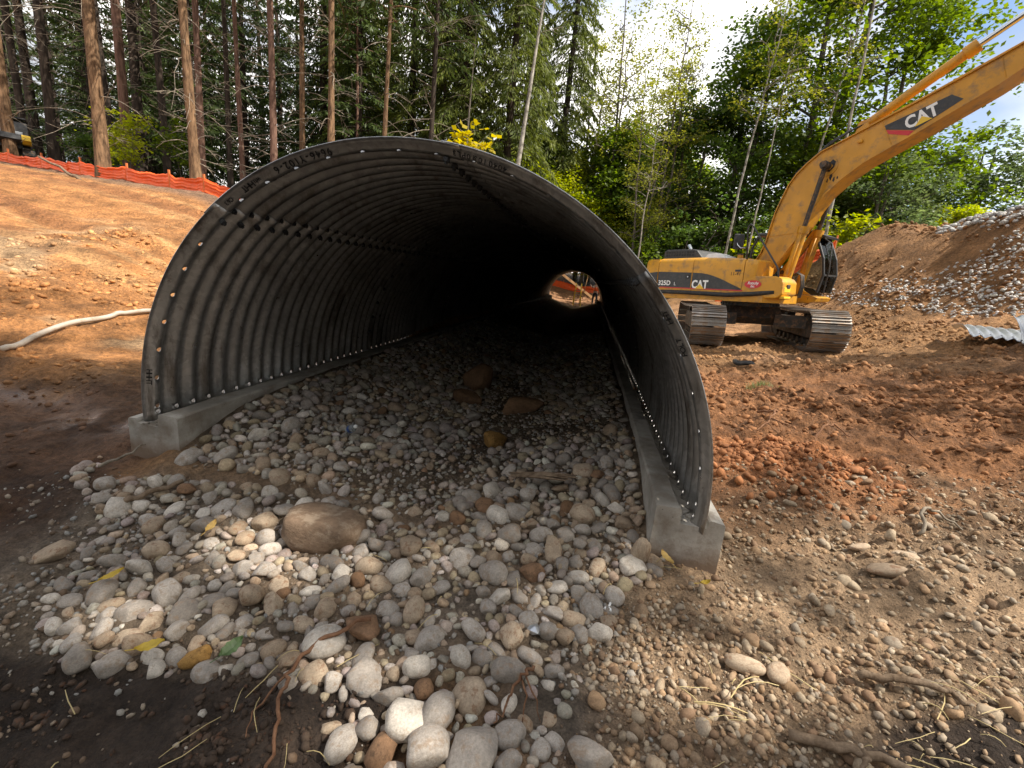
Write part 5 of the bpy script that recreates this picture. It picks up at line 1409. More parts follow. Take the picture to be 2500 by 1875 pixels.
stick('branch', [(-16.6, 15.9, H1(-16.6, 15.9) + .55), (-15.6, 15.6, H1(-15.6, 15.6) + .30), (-14.4, 15.0, H1(-14.4, 15.0) + .05)], .03, .05, M['deadwood'], 'dead branch leaning on the orange fence', 'branch', 11, amp=.03)
stick('stick', [G(-2.75, 2.75, .05), G(-2.66, 2.84, .09), G(-2.58, 2.95, .13)], .012, .006, M['twig'], 'pale stick leaning by the puddle-side footing corner', 'stick', 12)
stick('branch', [G(-2.45, 2.42, .03), G(-2.28, 2.52, .05), G(-2.10, 2.66, .05)], .022, .014, M['deadwood'], 'brown barked branch lying at the edge of the apron stones', 'branch', 13)
# straw
st_ = MB(); rnd = random.Random(21)
def straw(x, y, L, a, bend):
    z = H1(x, y) + rnd.uniform(.012, .04); d = Vector((math.cos(a), math.sin(a), 0)); p = Vector((x, y, z)); m_ = p + d * L * .5 + Vector((0, 0, rnd.uniform(0, .03)))
    e = p + d * L * .5 + Vector((math.cos(a + bend), math.sin(a + bend), rnd.uniform(-.12, .12))) * L * .5
    e.z = max(e.z, H1(e.x, e.y) + .01)
    q1 = p.lerp(m_, .5); q2 = m_.lerp(e, .5); q1.z += .004; q2.z += .003
    w_ = rnd.uniform(.0010, .0024); st_.tube([p, q1, m_.lerp(q1, .2).lerp(q2, .2), q2, e], [w_, w_, w_, w_ * .9, w_ * .6], 5)
for k in range(60): straw(rnd.uniform(.75, 2.4), 1.05 + .55 * rnd.random() ** 1.4, rnd.uniform(.03, .26), rnd.uniform(-.9, .9) + (math.pi if rnd.random() < .5 else 0), rnd.uniform(-.5, .5))
for k in range(15): straw(rnd.uniform(-1.9, -.6), rnd.uniform(1.05, 1.62), rnd.uniform(.05, .20), rnd.uniform(0, 6.28), rnd.uniform(-.6, .6))
for k in range(16): straw(rnd.uniform(-1.0, 1.2), rnd.uniform(1.5, 2.6), rnd.uniform(.05, .14), rnd.uniform(0, 6.28), rnd.uniform(-.4, .4))
tag(st_.build('straw', M['straw']), 'scattered bits of dry yellow straw on the dark foreground soil', 'straw', None, 'stuff')
gt = MB(); rnd = random.Random(31)
for k in range(160):
    x = rnd.gauss(3.74, .10); y = rnd.gauss(6.64, .08); z = H1(x, y); a = rnd.uniform(0, 6.28); h = rnd.uniform(.03, .10); w = .004
    gt.add([(x - w, y, z), (x + w, y, z), (x + math.cos(a) * h * .8, y + math.sin(a) * h * .8, z + h)], [(0, 1, 2)])
tag(gt.build('grass_tuft', M['grass']), 'small tuft of pale green grass on the red earth', 'grass', None, 'stuff')

# ------------------------------------------------------------------ orange safety fences
def fence(name, pts, hgt, label, seed, bulge=.05, slack=0.16):
    root = empty(name, (pts[0][0], pts[0][1], H1(pts[0][0], pts[0][1])))
    O = root.location; r = random.Random(seed)
    tops = []
    for i, (x, y) in enumerate(pts):
        z = H1(x, y); lean = (r.uniform(-.04, .04), r.uniform(-.04, .04)); h = hgt * r.uniform(1.0, 1.15)
        p = MB(); p.box((0, 0, 0), (.05, .05, h + .25)); me = p.mesh('post')
        for v in me.vertices: v.co = Vector((v.co.x + lean[0] * (v.co.z + .3), v.co.y + lean[1] * (v.co.z + .3), v.co.z))
        o = link_mesh('post', me, M['stake'], root); o.location = (x - O.x, y - O.y, z - O.z + (h + .25) / 2 - .22)
        tops.append(h)
    for i in range(len(pts) - 1):
        a, b = np.array(pts[i]), np.array(pts[i + 1]); d = b - a; nn = np.array([-d[1], d[0]]) / np.hypot(*d)
        nu, nv = 22, 18; V = []; s1, s2 = r.uniform(0, 9), r.uniform(0, 9)
        sagt = r.uniform(.2, 1.0) * slack
        ug = np.arange(nu + 1) / nu; gz = Hs(a[0] + d[0] * ug, a[1] + d[1] * ug)
        for j in range(nv + 1):
            t = j / nv
            for k in range(nu + 1):
                u = k / nu; p = a + d * u
                g = float(gz[k]); top = hgt * .95 - sagt * math.sin(math.pi * u)
                fold = math.sin(t * 26 + s1 + 1.5 * math.sin(u * 3 + s2)) * .022 + math.sin(t * 9 + u * 5 + s2) * .025
                off = nn * (fold * math.sin(math.pi * min(1, max(0, u * 1.0))) ** .4 + bulge * math.sin(math.pi * u) * math.sin(math.pi * t) - .03)
                V.append((p[0] + off[0] - O.x, p[1] + off[1] - O.y, g + t * top - .02 - O.z))
        idx = np.arange((nu + 1) * (nv + 1)).reshape(nv + 1, nu + 1)
        F = np.stack([idx[:-1, :-1], idx[:-1, 1:], idx[1:, 1:], idx[1:, :-1]], -1).reshape(-1, 4)
        o = link_mesh('fabric_panel', np_mesh('fabric_panel', np.array(V), F, True), M['orange'], root)
        so = o.modifiers.new('sheet', 'SOLIDIFY'); so.thickness = .004
    tag(root, label, 'fence')
fence('safety_fence', [(-27.5, 21.6), (-24.6, 20.7), (-22.0, 19.85), (-19.4, 18.7), (-16.9, 17.7), (-14.4, 16.8), (-12.2, 15.95), (-10.6, 15.3), (-8.9, 14.9), (-7.2, 14.7)], .48, 'orange plastic safety fence along the top of the orange dirt slope', 51)
fence('safety_fence', [(8.6, 20.2), (10.2, 19.9), (11.4, 19.2), (12.4, 19.0)], .85, 'sagging orange safety fence between the cab and the spoil mound', 52, .08, .35)
fence('safety_fence', [A2W(40.4, -8)[:2], A2W(40.2, -5)[:2], A2W(40.0, -2.4)[:2], A2W(39.9, .4)[:2], A2W(40.0, 3.2)[:2], A2W(40.2, 6)[:2]], .62, 'orange safety fence on the bank seen through the far end of the culvert', 53)

# ------------------------------------------------------------------ beyond the far end: ladder, timbers, worker
lx, ly, _ = A2W(36.6, -.95); lad = empty('step_ladder', (lx, ly, H1(lx, ly) - .03), -YAW + .12)
for s in (-1, 1):
    for dy, top in ((0, 1), (1, 0)):
        rl_ = MB(); rl_.tube([(s * .28, -.30 + dy * .85, 0), (s * .20, .0 + dy * .06, 1.85)], .034, 6); rl_.build('rail', M['yellow2'], lad)
for k in range(5):
    z = .25 + k * .34; t = z / 1.85
    tr_ = MB(); tr_.box((0, -.30 * (1 - t), z), (2 * (.28 - .08 * t), .09, .05)); tr_.build('tread', M['plate_new'], lad)
tp_ = MB(); tp_.box((0, .03, 1.87), (.46, .18, .05)); tp_.build('top_cap', M['black'], lad)
tag(lad, 'yellow step ladder standing beyond the far end of the culvert', 'ladder')
def timber(p, q, w, h, label):
    a, b = Vector(p), Vector(q); d = (b - a); L = d.length
    mb = MB(); mb.box((0, 0, 0), (L, w, h), bev=.006); o = mb.build('timber', M['wood']); o.location = (a + b) / 2
    o.rotation_euler = d.to_track_quat('X', 'Z').to_euler(); tag(o, label, 'timber')
timber(A2W(37.2, -2.55, 2.35), A2W(38.6, .35, .55), .05, .20, 'long diagonal timber brace behind the yellow step ladder')
timber(A2W(36.4, -.55, .5), A2W(37.0, -.30, 2.65), .04, .05, 'slim pale upright lath beside the yellow step ladder')
# worker
def person(loc, rz, label):
    root = empty('person', loc, rz)
    def skin(name, verts, edges, radii, mat, parent, rootv=0, sub=2):
        me = bpy.data.meshes.new(name); me.from_pydata(verts, edges, []); me.update()
        o = link_mesh(name, me, mat, parent)
        sm = o.modifiers.new('skin', 'SKIN'); sm.use_smooth_shade = True
        for i, r_ in enumerate(radii): me.skin_vertices[0].data[i].radius = (r_ if isinstance(r_, tuple) else (r_, r_))
        me.skin_vertices[0].data[rootv].use_root = True
        ss_ = o.modifiers.new('sub', 'SUBSURF'); ss_.levels = sub; ss_.render_levels = sub
        return o
    skin_m = plain('skin_tone', (.50, .30, .22), .6, var=.05); dark = plain('dark_work_trousers', (.022, .024, .032), .8, var=.2); vest = plain('orange_vest', (.80, .12, .02), .6, var=.1)
    tee = plain('white_shirt', (.75, .72, .68), .8, var=.06); boot = plain('boots', (.05, .035, .025), .7)
    # body: one continuous figure, raising the right arm towards the shell
    V = [(0, 0, .95), (0, 0, 1.12), (0, .01, 1.32), (0, .01, 1.47), (0, 0, 1.54), (0, -.02, 1.66), (0, -.02, 1.74),
         (-.10, 0, .90), (-.13, -.03, .50), (-.12, .02, .10), (-.12, -.10, .05),
         (.10, 0, .90), (.15, .03, .50), (.14, .08, .10), (.15, -.04, .05),
         (-.19, .01, 1.43), (-.27, -.02, 1.17), (-.22, -.20, 1.02), (-.19, -.27, .99),
         (.19, .01, 1.43), (.34, -.06, 1.32), (.46, -.10, 1.50), (.50, -.11, 1.58)]
    E = [(0, 1), (1, 2), (2, 3), (3, 4), (4, 5), (5, 6), (0, 7), (7, 8), (8, 9), (9, 10), (0, 11), (11, 12), (12, 13), (13, 14), (3, 15), (15, 16), (16, 17), (17, 18), (3, 19), (19, 20), (20, 21), (21, 22)]
    Rd = [(.16, .11), (.145, .10), (.17, .115), (.13, .09), .055, (.085, .10), (.07, .085), .095, .065, .045, .04, .095, .065, .045, .04, .07, .05, .04, .035, .07, .05, .04, .035]
    skin('body', V, E, Rd, skin_m, root)
    skin('trousers', [V[0], (0, 0, 1.04), V[7], V[8], V[9], V[11], V[12], V[13]], [(0, 1), (0, 2), (2, 3), (3, 4), (0, 5), (5, 6), (6, 7)], [(.175, .125), (.165, .115), .108, .080, .066, .108, .080, .066], dark, root)
    skin('shirt', [V[1], V[2], V[3], V[15], (-.25, -.01, 1.25), V[19], (.30, -.04, 1.35)], [(0, 1), (1, 2), (2, 3), (3, 4), (2, 5), (5, 6)], [(.155, .11), (.18, .125), (.14, .10), .080, .066, .080, .066], tee, root)
    skin('vest', [(0, 0, 1.02), (0, 0, 1.15), V[2], (0, .01, 1.44)], [(0, 1), (1, 2), (2, 3)], [(.175, .13), (.168, .125), (.19, .135), (.15, .11)], vest, root)
    for i in (9, 13):
        mb = MB(); mb.box((V[i][0], V[i][1] - .05, .05), (.10, .28, .10), bev=.035); mb.build('boot', boot, root)
    hh = lathe([(.0, 1.83), (.06, 1.825), (.105, 1.79), (.118, 1.74), (.120, 1.715), (.155, 1.71), (.155, 1.70), (.12, 1.70)], 18); hm = hh.mesh('hard_hat', True); hm.transform(Matrix.Translation((0, -.02, 0))); link_mesh('hard_hat', hm, M['white'], root)
    tag(root, label, 'person')
px_, py_, _ = A2W(36.9, .42)
person((px_, py_, H1(px_, py_)), math.pi - .3, 'person in orange vest and dark trousers with a raised arm beyond the culvert')

# ------------------------------------------------------------------ second machine at the fence
def second_machine(x, y, rz):
    root = empty('tracked_machine', (x, y, H1(x, y) - .05), rz); root.scale = (.78, .78, .72)
    for s in (-1, 1):
        t = MB(); P = [(-1.5, .12), (-1.75, .42), (-1.5, .80), (1.5, .80), (1.75, .42), (1.5, .12), (1.2, .0), (-1.2, .0)]
        t.prism(P, s * 1.05 - .25, s * 1.05 + .25); t.build('track', M['frame_steel'], root)
    fr_ = MB(); fr_.box((0, 0, .95), (2.9, 1.6, .35), bev=.05); fr_.build('chassis', M['black'], root)
    for q0, q1, mq in ((-1.2, -.85, 'yellow2'), (-.85, .85, 'black'), (.85, 1.2, 'yellow2')):
        cw_ = MB(); cw_.prism([(1.2, 1.05), (1.75, 1.05), (2.05, 1.25), (2.0, 1.55), (1.2, 1.60)], q0, q1); cw_.build('counterweight', M[mq], root)
    bm_ = MB(); bm_.box((.55, 0, 1.28), (1.35, 2.3, .42), bev=.04); bm_.build('side_skirt', M['black'], root)
    hd_ = MB(); hd_.prism([(.1, 1.50), (1.65, 1.50), (1.55, 2.05), (1.2, 2.35), (.1, 2.40)], -1.1, 1.1); hd_o = hd_.build('engine_hood', M['black'], root)
    sl = MB()
    for k in range(9): sl.box((.9, -1.105, 1.62 + k * .065), (1.1 - k * .05, .012, .028))
    for k in range(7): sl.box((1.66 - .02 * k - .02, 0, 1.60 + k * .062), (.02, 1.8, .026), Matrix.Rotation(-.2, 3, 'Y'))
    sl.build('louvre', M['plate_new'], hd_o)
    cb_ = MB(); cb_.box((-.75, .45, 2.05), (1.2, 1.1, 1.4), bev=.08); cb_.build('cab', M['glassy'], root)
    cr_ = MB(); cr_.box((-.75, .45, 2.80), (1.3, 1.2, .1), bev=.03); cr_.build('cab_roof', M['black'], root)
    cr_ = MB(); cr_.box((-.75, .45, 1.45), (1.25, 1.15, .3), bev=.03); cr_.build('cab_base', M['black'], root)
    bo_ = MB(); bo_.prism([(-.6, 1.4), (-2.2, 3.6), (-4.2, 3.2), (-4.3, 2.95), (-2.3, 3.2), (-.9, 1.3)], -.65, -.30); bo_.build('boom', M['yellow2'], root)
    lmp = MB(); lmp.box((1.70, -.85, 1.58), (.05, .12, .09), bev=.01); lmp.build('tail_light', M['red'], root)
    tag(root, 'yellow and black tracked machine parked behind the orange fence among the trees', 'machine')
second_machine(-24.25, 21.75, math.radians(-45))
# ------------------------------------------------------------------ trees
def tube_arrays(P, R, n):
    P = np.asarray(P, float); R = np.asarray(R, float); m = len(P)
    T = np.gradient(P, axis=0); T /= np.linalg.norm(T, axis=1, keepdims=True) + 1e-9
    ref = np.where(np.abs(T[:, 2:3]) > .9, np.array([[1., 0, 0]]), np.array([[0, 0, 1.]]))
    if abs(T[0, 2]) > .7: ref = np.tile(np.array([[1., 0, 0]]), (m, 1))
    else: ref = np.tile(np.array([[0, 0, 1.]]), (m, 1))
    A = np.cross(T, ref); A /= np.linalg.norm(A, axis=1, keepdims=True) + 1e-9; B = np.cross(A, T)
    a = np.linspace(0, 2 * np.pi, n, endpoint=False)
    V = P[:, None] + R[:, None, None] * (A[:, None] * np.cos(a)[None, :, None] + B[:, None] * np.sin(a)[None, :, None])
    idx = np.arange(m * n).reshape(m, n)
    F = np.stack([idx[:-1], np.roll(idx[:-1], -1, 1), np.roll(idx[1:], -1, 1), idx[1:]], -1).reshape(-1, 4)
    return V.reshape(-1, 3), F
class TubeSet:
    def __init__(s): s.V = []; s.F = []; s.n = 0
    def add(s, P, R, n=6):
        V, F = tube_arrays(P, R, n); s.V.append(V); s.F.append(F + s.n); s.n += len(V)
    def mesh(s, name): return np_mesh(name, np.concatenate(s.V), np.concatenate(s.F), True)
def tri_leaves(P, D, Nrm, L, W, fold=True):
    """one kite-shaped leaf (two triangles) per point: along D, facing Nrm"""
    S = np.cross(D, Nrm); S /= np.linalg.norm(S, axis=1, keepdims=True) + 1e-9
    n = len(P)
    a = P; b = P + D * (L * .55)[:, None] + S * W[:, None]; c = P + D * L[:, None]; d = P + D * (L * .55)[:, None] - S * W[:, None]
    V = np.stack([a, b, c, d], 1).reshape(-1, 3)
    i = np.arange(n) * 4
    F = np.concatenate([np.stack([i, i + 1, i + 2], 1), np.stack([i, i + 2, i + 3], 1)])
    return V, F
def unit(v): return v / (np.linalg.norm(v, axis=1, keepdims=True) + 1e-9)
def conifer(seed, height, r0, crown0, crown_r, nbr, per, droop=.35, leafL=.30, leafW=.035, dead=36, dead_len=2.2, lean=0.0):
    r = np.random.default_rng(seed)
    tk = TubeSet()
    hz = np.linspace(-.4, height, 26)
    bend = .12 * np.sin(hz * .25 + r.uniform(0, 6)) * (hz / height)
    P = np.stack([bend + lean * hz, .10 * np.sin(hz * .31 + r.uniform(0, 6)) * hz / height, hz], 1)
    Rr = r0 * np.clip(1 - hz / height, .02, 1) ** .75; Rr[:3] *= np.array([1.35, 1.18, 1.06])
    Rr = Rr * (1 + .04 * r.normal(size=len(Rr)))
    tk.add(P, Rr, 12)
    # broken branch stubs stay part of the trunk
    trunk = tk.mesh('trunk')
    tw = TubeSet()
    for k in range(dead):
        h = r.uniform(.8, max(crown0 + 2.5, 6)); a = r.uniform(0, 2 * np.pi); L = r.uniform(.15, 1.0) ** 1.8 * dead_len
        u = np.linspace(0, 1, 6); up = r.uniform(-.3, .75); cv = r.uniform(-1.5, .2)
        wob = np.cumsum(r.normal(0, .05, (6, 2)), axis=0)
        base = np.array([np.interp(h, hz, P[:, 0]), np.interp(h, hz, P[:, 1]), h])
        Q = base + np.stack([np.cos(a) * L * u + wob[:, 0] * L * .5, np.sin(a) * L * u + wob[:, 1] * L * .5, L * (up * u + cv * u * u * .6)], 1)
        tw.add(Q, r.uniform(.005, .016) * (1 - .75 * u) + .003, 5)
        for q in range(int(r.integers(1, 5))):
            j = r.uniform(.3, .9); b0 = np.array([np.interp(j, u, Q[:, i]) for i in range(3)]); a2 = a + r.uniform(-1.1, 1.1); L2 = L * r.uniform(.15, .45); v2 = np.linspace(0, 1, 4)
            tw.add(b0 + np.stack([np.cos(a2) * L2 * v2, np.sin(a2) * L2 * v2, L2 * (r.uniform(-.8, .3) * v2)], 1), .007 * (1 - .7 * v2) + .002, 4)
    twigs = tw.mesh('dead_branches') if dead else None
    # live boughs
    Vs = []; Fs = []; off = 0; bw = TubeSet()
    for k in range(nbr):
        t = (k + r.uniform(0, 1)) / nbr; h = crown0 + (height - crown0) * t; a = k * 2.4 + r.uniform(-.5, .5)
        prof = crown_r * (1 - t) ** .8 * (.55 + .45 * min(1, t * 5 + .35))
        L = max(.35, prof * r.uniform(.65, 1.15)); u = np.linspace(0, 1, 6)
        base = np.array([np.interp(h, hz, P[:, 0]), np.interp(h, hz, P[:, 1]), h])
        dz = L * (.18 * u - droop * u * u)
        Q = base + np.stack([np.cos(a) * L * u, np.sin(a) * L * u, dz], 1)
        bw.add(Q, .03 * (1 - .85 * u) * (.4 + L / 4) + .004, 4)
        n = int(per * L / max(crown_r, .1) + 6)
        uu = r.uniform(.12, 1, n) ** .75; c = np.stack([np.interp(uu, u, Q[:, i]) for i in range(3)], 1)
        side = r.normal(0, 1, n); wdt = .34 * L * (1 - uu * .75) * side * .6
        c += np.stack([-np.sin(a) * wdt, np.cos(a) * wdt, -np.abs(wdt) * .22 + r.normal(0, .05, n)], 1)
        D = unit(np.stack([np.cos(a) * .55 - np.sin(a) * side * .6 + r.normal(0, .3, n), np.sin(a) * .55 + np.cos(a) * side * .6 + r.normal(0, .3, n), -droop * 1.4 + r.normal(0, .28, n)], 1))
        N = unit(np.stack([r.normal(0, .6, n), r.normal(0, .6, n), np.ones(n)], 1))
        V, F = tri_leaves(c, D, N, leafL * r.uniform(.6, 1.25, n), leafW * r.uniform(.7, 1.3, n))
        Vs.append(V); Fs.append(F + off); off += len(V)
    crown = np_mesh('crown', np.concatenate(Vs), np.concatenate(Fs))
    boughs = bw.mesh('branches')
    return dict(trunk=trunk, dead=twigs, crown=crown, boughs=boughs)
def broadleaf(seed, height, r0, crown0, crown_r, nclump, per, leafL=.17, leafW=.065, stems=1, slender=False, clump_r=.8, limbs=14):
    r = np.random.default_rng(seed)
    tk = TubeSet(); bw = TubeSet()
    spine = []
    for s in range(stems):
        a = r.uniform(0, 6.28); sp = .0 if stems == 1 else r.uniform(.4, 1.2)
        hz = np.linspace(-.3, height * r.uniform(.82, 1.0), 16); u = (hz + .3) / (hz[-1] + .3)
        wob = np.cumsum(r.normal(0, .06, (16, 2)), axis=0) * (height / 14)
        P = np.stack([np.cos(a) * sp * u * 1.4 + wob[:, 0] * u, np.sin(a) * sp * u * 1.4 + wob[:, 1] * u, hz], 1)
        R_ = r0 * (1 - .93 * u) ** (.9 if slender else .75); R_[:2] *= 1.25
        tk.add(P, R_, 10); spine.append((P, R_))
    ends = []
    for k in range(limbs):
        P, R_ = spine[int(r.integers(0, stems))]
        t = r.uniform(max(crown0 / height, .12), .93); i = t * (len(P) - 1); b = np.array([np.interp(i, np.arange(len(P)), P[:, q]) for q in range(3)])
        a = r.uniform(0, 6.28); env = math.sqrt(max(.05, 1 - (2 * (t - .42)) ** 2 * .8)); L = crown_r * env * r.uniform(.6, 1.05)
        u = np.linspace(0, 1, 6); up = r.uniform(.25, .9)
        wob = np.cumsum(r.normal(0, .06, (6, 3)), axis=0) * L * .5
        Q = b + np.stack([np.cos(a) * L * u, np.sin(a) * L * u, L * up * u * (1 - .35 * u)], 1) + wob
        bw.add(Q, r0 * .34 * (1 - .85 * u) * (1 - .5 * t) + .006, 6)
        for uu in (.4, .6, .8, 1.0): ends.append(Q[0] + (np.array([np.interp(uu, u, Q[:, q]) for q in range(3)]) - Q[0]))
        for q in range(3):
            j = r.uniform(.3, .9); b0 = np.array([np.interp(j, u, Q[:, z]) for z in range(3)]); d = r.normal(size=3); d[2] = abs(d[2]) * .6; d /= np.linalg.norm(d); L2 = L * r.uniform(.25, .5); v2 = np.linspace(0, 1, 4)
            bw.add(b0 + d * (L2 * v2)[:, None], .016 * (1 - .8 * v2) + .003, 4); ends.append(b0 + d * L2)
    ends = np.array(ends)
    Vs = []; Fs = []; off = 0
    for k in range(nclump):
        if r.random() < .72: c = ends[int(r.integers(0, len(ends)))] + r.normal(0, .3, 3) * clump_r
        else:
            d = r.normal(size=3); d /= np.linalg.norm(d); rr = r.uniform(.55, 1.0) ** .5
            hc = crown0 + (height - crown0) * .5; c = np.array([d[0] * crown_r * rr, d[1] * crown_r * rr, hc + d[2] * (height - crown0) * .52 * rr])
            if slender: c[:2] *= .6
        n = int(per * r.uniform(.5, 1.4)); cr = clump_r * r.uniform(.55, 1.25)
        p = r.normal(0, 1, (n, 3)) * np.array([.5, .5, .26]) * cr; p[:, 2] -= .10 * (p[:, 0] ** 2 + p[:, 1] ** 2) / max(cr, .1)
        D = unit(r.normal(0, 1, (n, 3)) * np.array([1, 1, .35]) + np.array([0, 0, -.35])); N = unit(r.normal(0, .45, (n, 3)) + np.array([.15, 0, 1]))
        V, F = tri_leaves(c + p, D, N, leafL * r.uniform(.6, 1.3, n), leafW * r.uniform(.7, 1.3, n))
        Vs.append(V); Fs.append(F + off); off += len(V)
    return dict(trunk=tk.mesh('trunk'), boughs=bw.mesh('branches'), dead=None, crown=np_mesh('crown', np.concatenate(Vs), np.concatenate(Fs)))
def plant_tree(kit, name, x, y, label, group, mats, rz=0.0, sc=1.0, cat='tree', zoff=0.0, tilt=(0, 0)):
    root = empty(name, (x, y, H1(x, y) + zoff), rz); root.scale = (sc, sc, sc); root.rotation_euler = (tilt[0], tilt[1], rz)
    for key, nm, m_ in (('trunk', 'trunk', mats[0]), ('boughs', 'branches', mats[0]), ('dead', 'dead_branches', mats[2] if len(mats) > 2 else mats[0]), ('crown', 'crown', mats[1])):
        me = kit.get(key)
        if me is None: continue
        mk = (me.name, m_.name)
        if mk not in _mcache:
            mm = me.copy(); mm.materials.append(m_); _mcache[mk] = mm
        o = bpy.data.objects.new(nm, _mcache[mk]); COL.objects.link(o); o.parent = root
        if key != 'trunk': o['kind'] = 'stuff'
    tag(root, label, cat, group)
    return root
_mcache = {}
# kits
K_FRONT = [conifer(11 + k, 24, .26, 9.5, 2.6, 70, 60, .45, .32, .035, 60, 2.6) for k in range(3)]
K_THIN = [conifer(31 + k, 21, .17, 8.0, 2.2, 64, 60, .45, .30, .034, 52, 2.2) for k in range(3)]
K_BACK = [conifer(51 + k, 22, .24, 1.5, 3.4, 120, 105, .40, .40, .048, 26, 2.4) for k in range(3)]
K_SPRUCE = [conifer(71 + k, 25, .26, 1.6, 3.6, 190, 300, .75, .32, .034, 22, 2.6) for k in range(2)]
K_SNAG = conifer(91, 15, .13, 11.5, .9, 12, 10, .5, .3, .03, 34, 1.3)
K_MAPLE = [broadleaf(101 + k, 17, .26, 3.0, 5.0, 330, 62, .26, .10, 2, False, 1.05, 26) for k in range(2)]
K_MAPLE2 = [broadleaf(111 + k, 10, .18, 1.2, 3.6, 220, 60, .22, .085, 3, False, .85, 22) for k in range(2)]
K_ALDER = [broadleaf(121 + k, 17, .12, 4.5, 2.4, 190, 24, .15, .055, 2, True, .62, 30) for k in range(3)]
K_BIRCH = [broadleaf(131 + k, 17, .075, 8.5, 1.7, 46, 22, .14, .05, 1, True, .55, 16) for k in range(3)]
K_SHRUB = [broadleaf(141 + k, 3.4, .045, .4, 1.7, 80, 40, .19, .075, 4, False, .55, 12) for k in range(3)]
K_SAP = [broadleaf(151 + k, 5.5, .045, 1.6, 1.5, 46, 26, .21, .09, 2, True, .6, 14) for k in range(2)]
dead = M['twig']
GF = 'tall conifers in the front row along the orange fence'
# front row, one by one
spec = [
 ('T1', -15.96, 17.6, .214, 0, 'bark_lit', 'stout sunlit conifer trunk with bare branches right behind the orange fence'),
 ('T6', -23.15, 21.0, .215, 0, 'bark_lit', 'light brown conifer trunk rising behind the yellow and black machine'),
 ('T2', -25.56, 24.0, .176, 1, 'bark_shaded', None), ('T3', -27.12, 26.0, .225, 2, 'bark_shaded', None), ('T4', -22.7, 22.5, .214, 1, 'bark_shaded', None),
 ('T5', -29.81, 30.0, .156, 3, 'bark_shaded', None), ('T7', -22.12, 25.0, .195, 2, 'bark_shaded', None), ('T8', -18.29, 21.5, .205, 1, 'bark_red', 'reddish brown conifer trunk with leafy saplings around its foot'),
 ('T9', -20.64, 25.0, .25, 0, 'bark_shaded', None), ('T10', -16.92, 22.0, .153, 3, 'bark_shaded', None),
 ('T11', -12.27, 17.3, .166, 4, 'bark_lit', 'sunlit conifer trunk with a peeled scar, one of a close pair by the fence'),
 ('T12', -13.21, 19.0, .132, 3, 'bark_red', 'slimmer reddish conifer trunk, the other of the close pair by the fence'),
 ('T13', -13.37, 21.0, .11, 5, 'bark_shaded', None), ('T14', -11.87, 19.5, .101, 4, 'bark_red', None), ('T15', -10.03, 18.5, .135, 3, 'bark_red', None),
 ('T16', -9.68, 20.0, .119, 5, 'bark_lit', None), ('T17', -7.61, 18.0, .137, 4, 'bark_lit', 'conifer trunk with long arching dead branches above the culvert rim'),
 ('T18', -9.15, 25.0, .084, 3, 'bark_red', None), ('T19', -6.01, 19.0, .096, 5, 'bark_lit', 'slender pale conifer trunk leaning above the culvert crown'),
 ('T20', -4.4, 20.0, .126, 4, 'bark_shaded', None), ('T21', -4.92, 26.0, .109, 3, 'bark_shaded', None)]
for i, (nm, x, y, rr, kt, bk, lab) in enumerate(spec):
    kit = (K_FRONT + K_THIN)[kt]; base = .26 if kt < 3 else .17
    sc = 1.0
    g = GF
    if lab is None:
        lab = 'dark straight conifer trunk in the shade behind the orange fence' if bk == 'bark_shaded' else 'thin reddish conifer trunk standing behind the culvert crown'
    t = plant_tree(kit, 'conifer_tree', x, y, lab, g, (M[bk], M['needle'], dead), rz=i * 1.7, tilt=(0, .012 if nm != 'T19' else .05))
    for ch in t.children:
        if ch.name.startswith('trunk'): ch.scale = (rr / base, rr / base, 1)
plant_tree(K_SNAG, 'dead_conifer', -1.12, 20.0, 'bare pale dead conifer snag leaning above the culvert crown', None, (M['bark_birch'], M['needle2'], dead), .4, 1.0, 'tree', 0, (0, .09))
plant_tree(K_SNAG, 'dead_conifer', -3.11, 22.0, 'thin grey dead conifer snag with hanging twigs', None, (M['bark_grey'], M['needle2'], dead), 2.2, .7)
# rows behind
r9 = np.random.default_rng(5)
GB = 'dark conifers in the rows behind'
n_ = 0
for k in range(400):
    if n_ >= 34: break
    x = r9.uniform(-52, -3); y = r9.uniform(25, 46)
    if y < 25 + max(0, (-x - 22)) * .25: continue
    lat = x * AX_R[0] + y * AX_R[1]
    if abs(lat + 1.1) < 6 : continue
    if any((x - a) ** 2 + (y - b) ** 2 < 8.0 for a, b in _pl) if n_ else False: continue
    if n_ == 0: _pl = []
    _pl.append((x, y)); n_ += 1
    plant_tree(K_BACK[n_ % 3], 'conifer_tree', x, y, 'dark bushy conifer crowding behind the front row of trunks', GB, (M['bark_shaded'], M['needle'], dead), r9.uniform(0, 6), r9.uniform(.85, 1.1))
# drooping spruces in the middle
for (x, y, k, s, lab) in ((-3.9, 25.5, 0, .95, 'drooping green conifer behind the pale dead snag'), (-1.5, 25.6, 1, 1.0, 'broad drooping conifer rising beside the tall sunlit one'), (2.3, 43.5, 0, 1.45, 'tall sunlit conifer at the edge of the open sky'), (-7.0, 27.0, 1, .95, 'drooping green conifer between the thin reddish trunks'),
        (-1.2, 42.0, 1, 1.35, 'tall conifer filling the gap behind the drooping ones'), (-5.6, 33.0, 0, 1.1, 'dense conifer standing deeper behind the drooping ones'), (-10.5, 28.5, 0, .9, 'drooping conifer behind the arching dead branches')):
    plant_tree(K_SPRUCE[k], 'conifer_tree', x, y, lab, 'drooping conifers in the middle', (M['bark_shaded'], M['needle2'], dead), x, s)
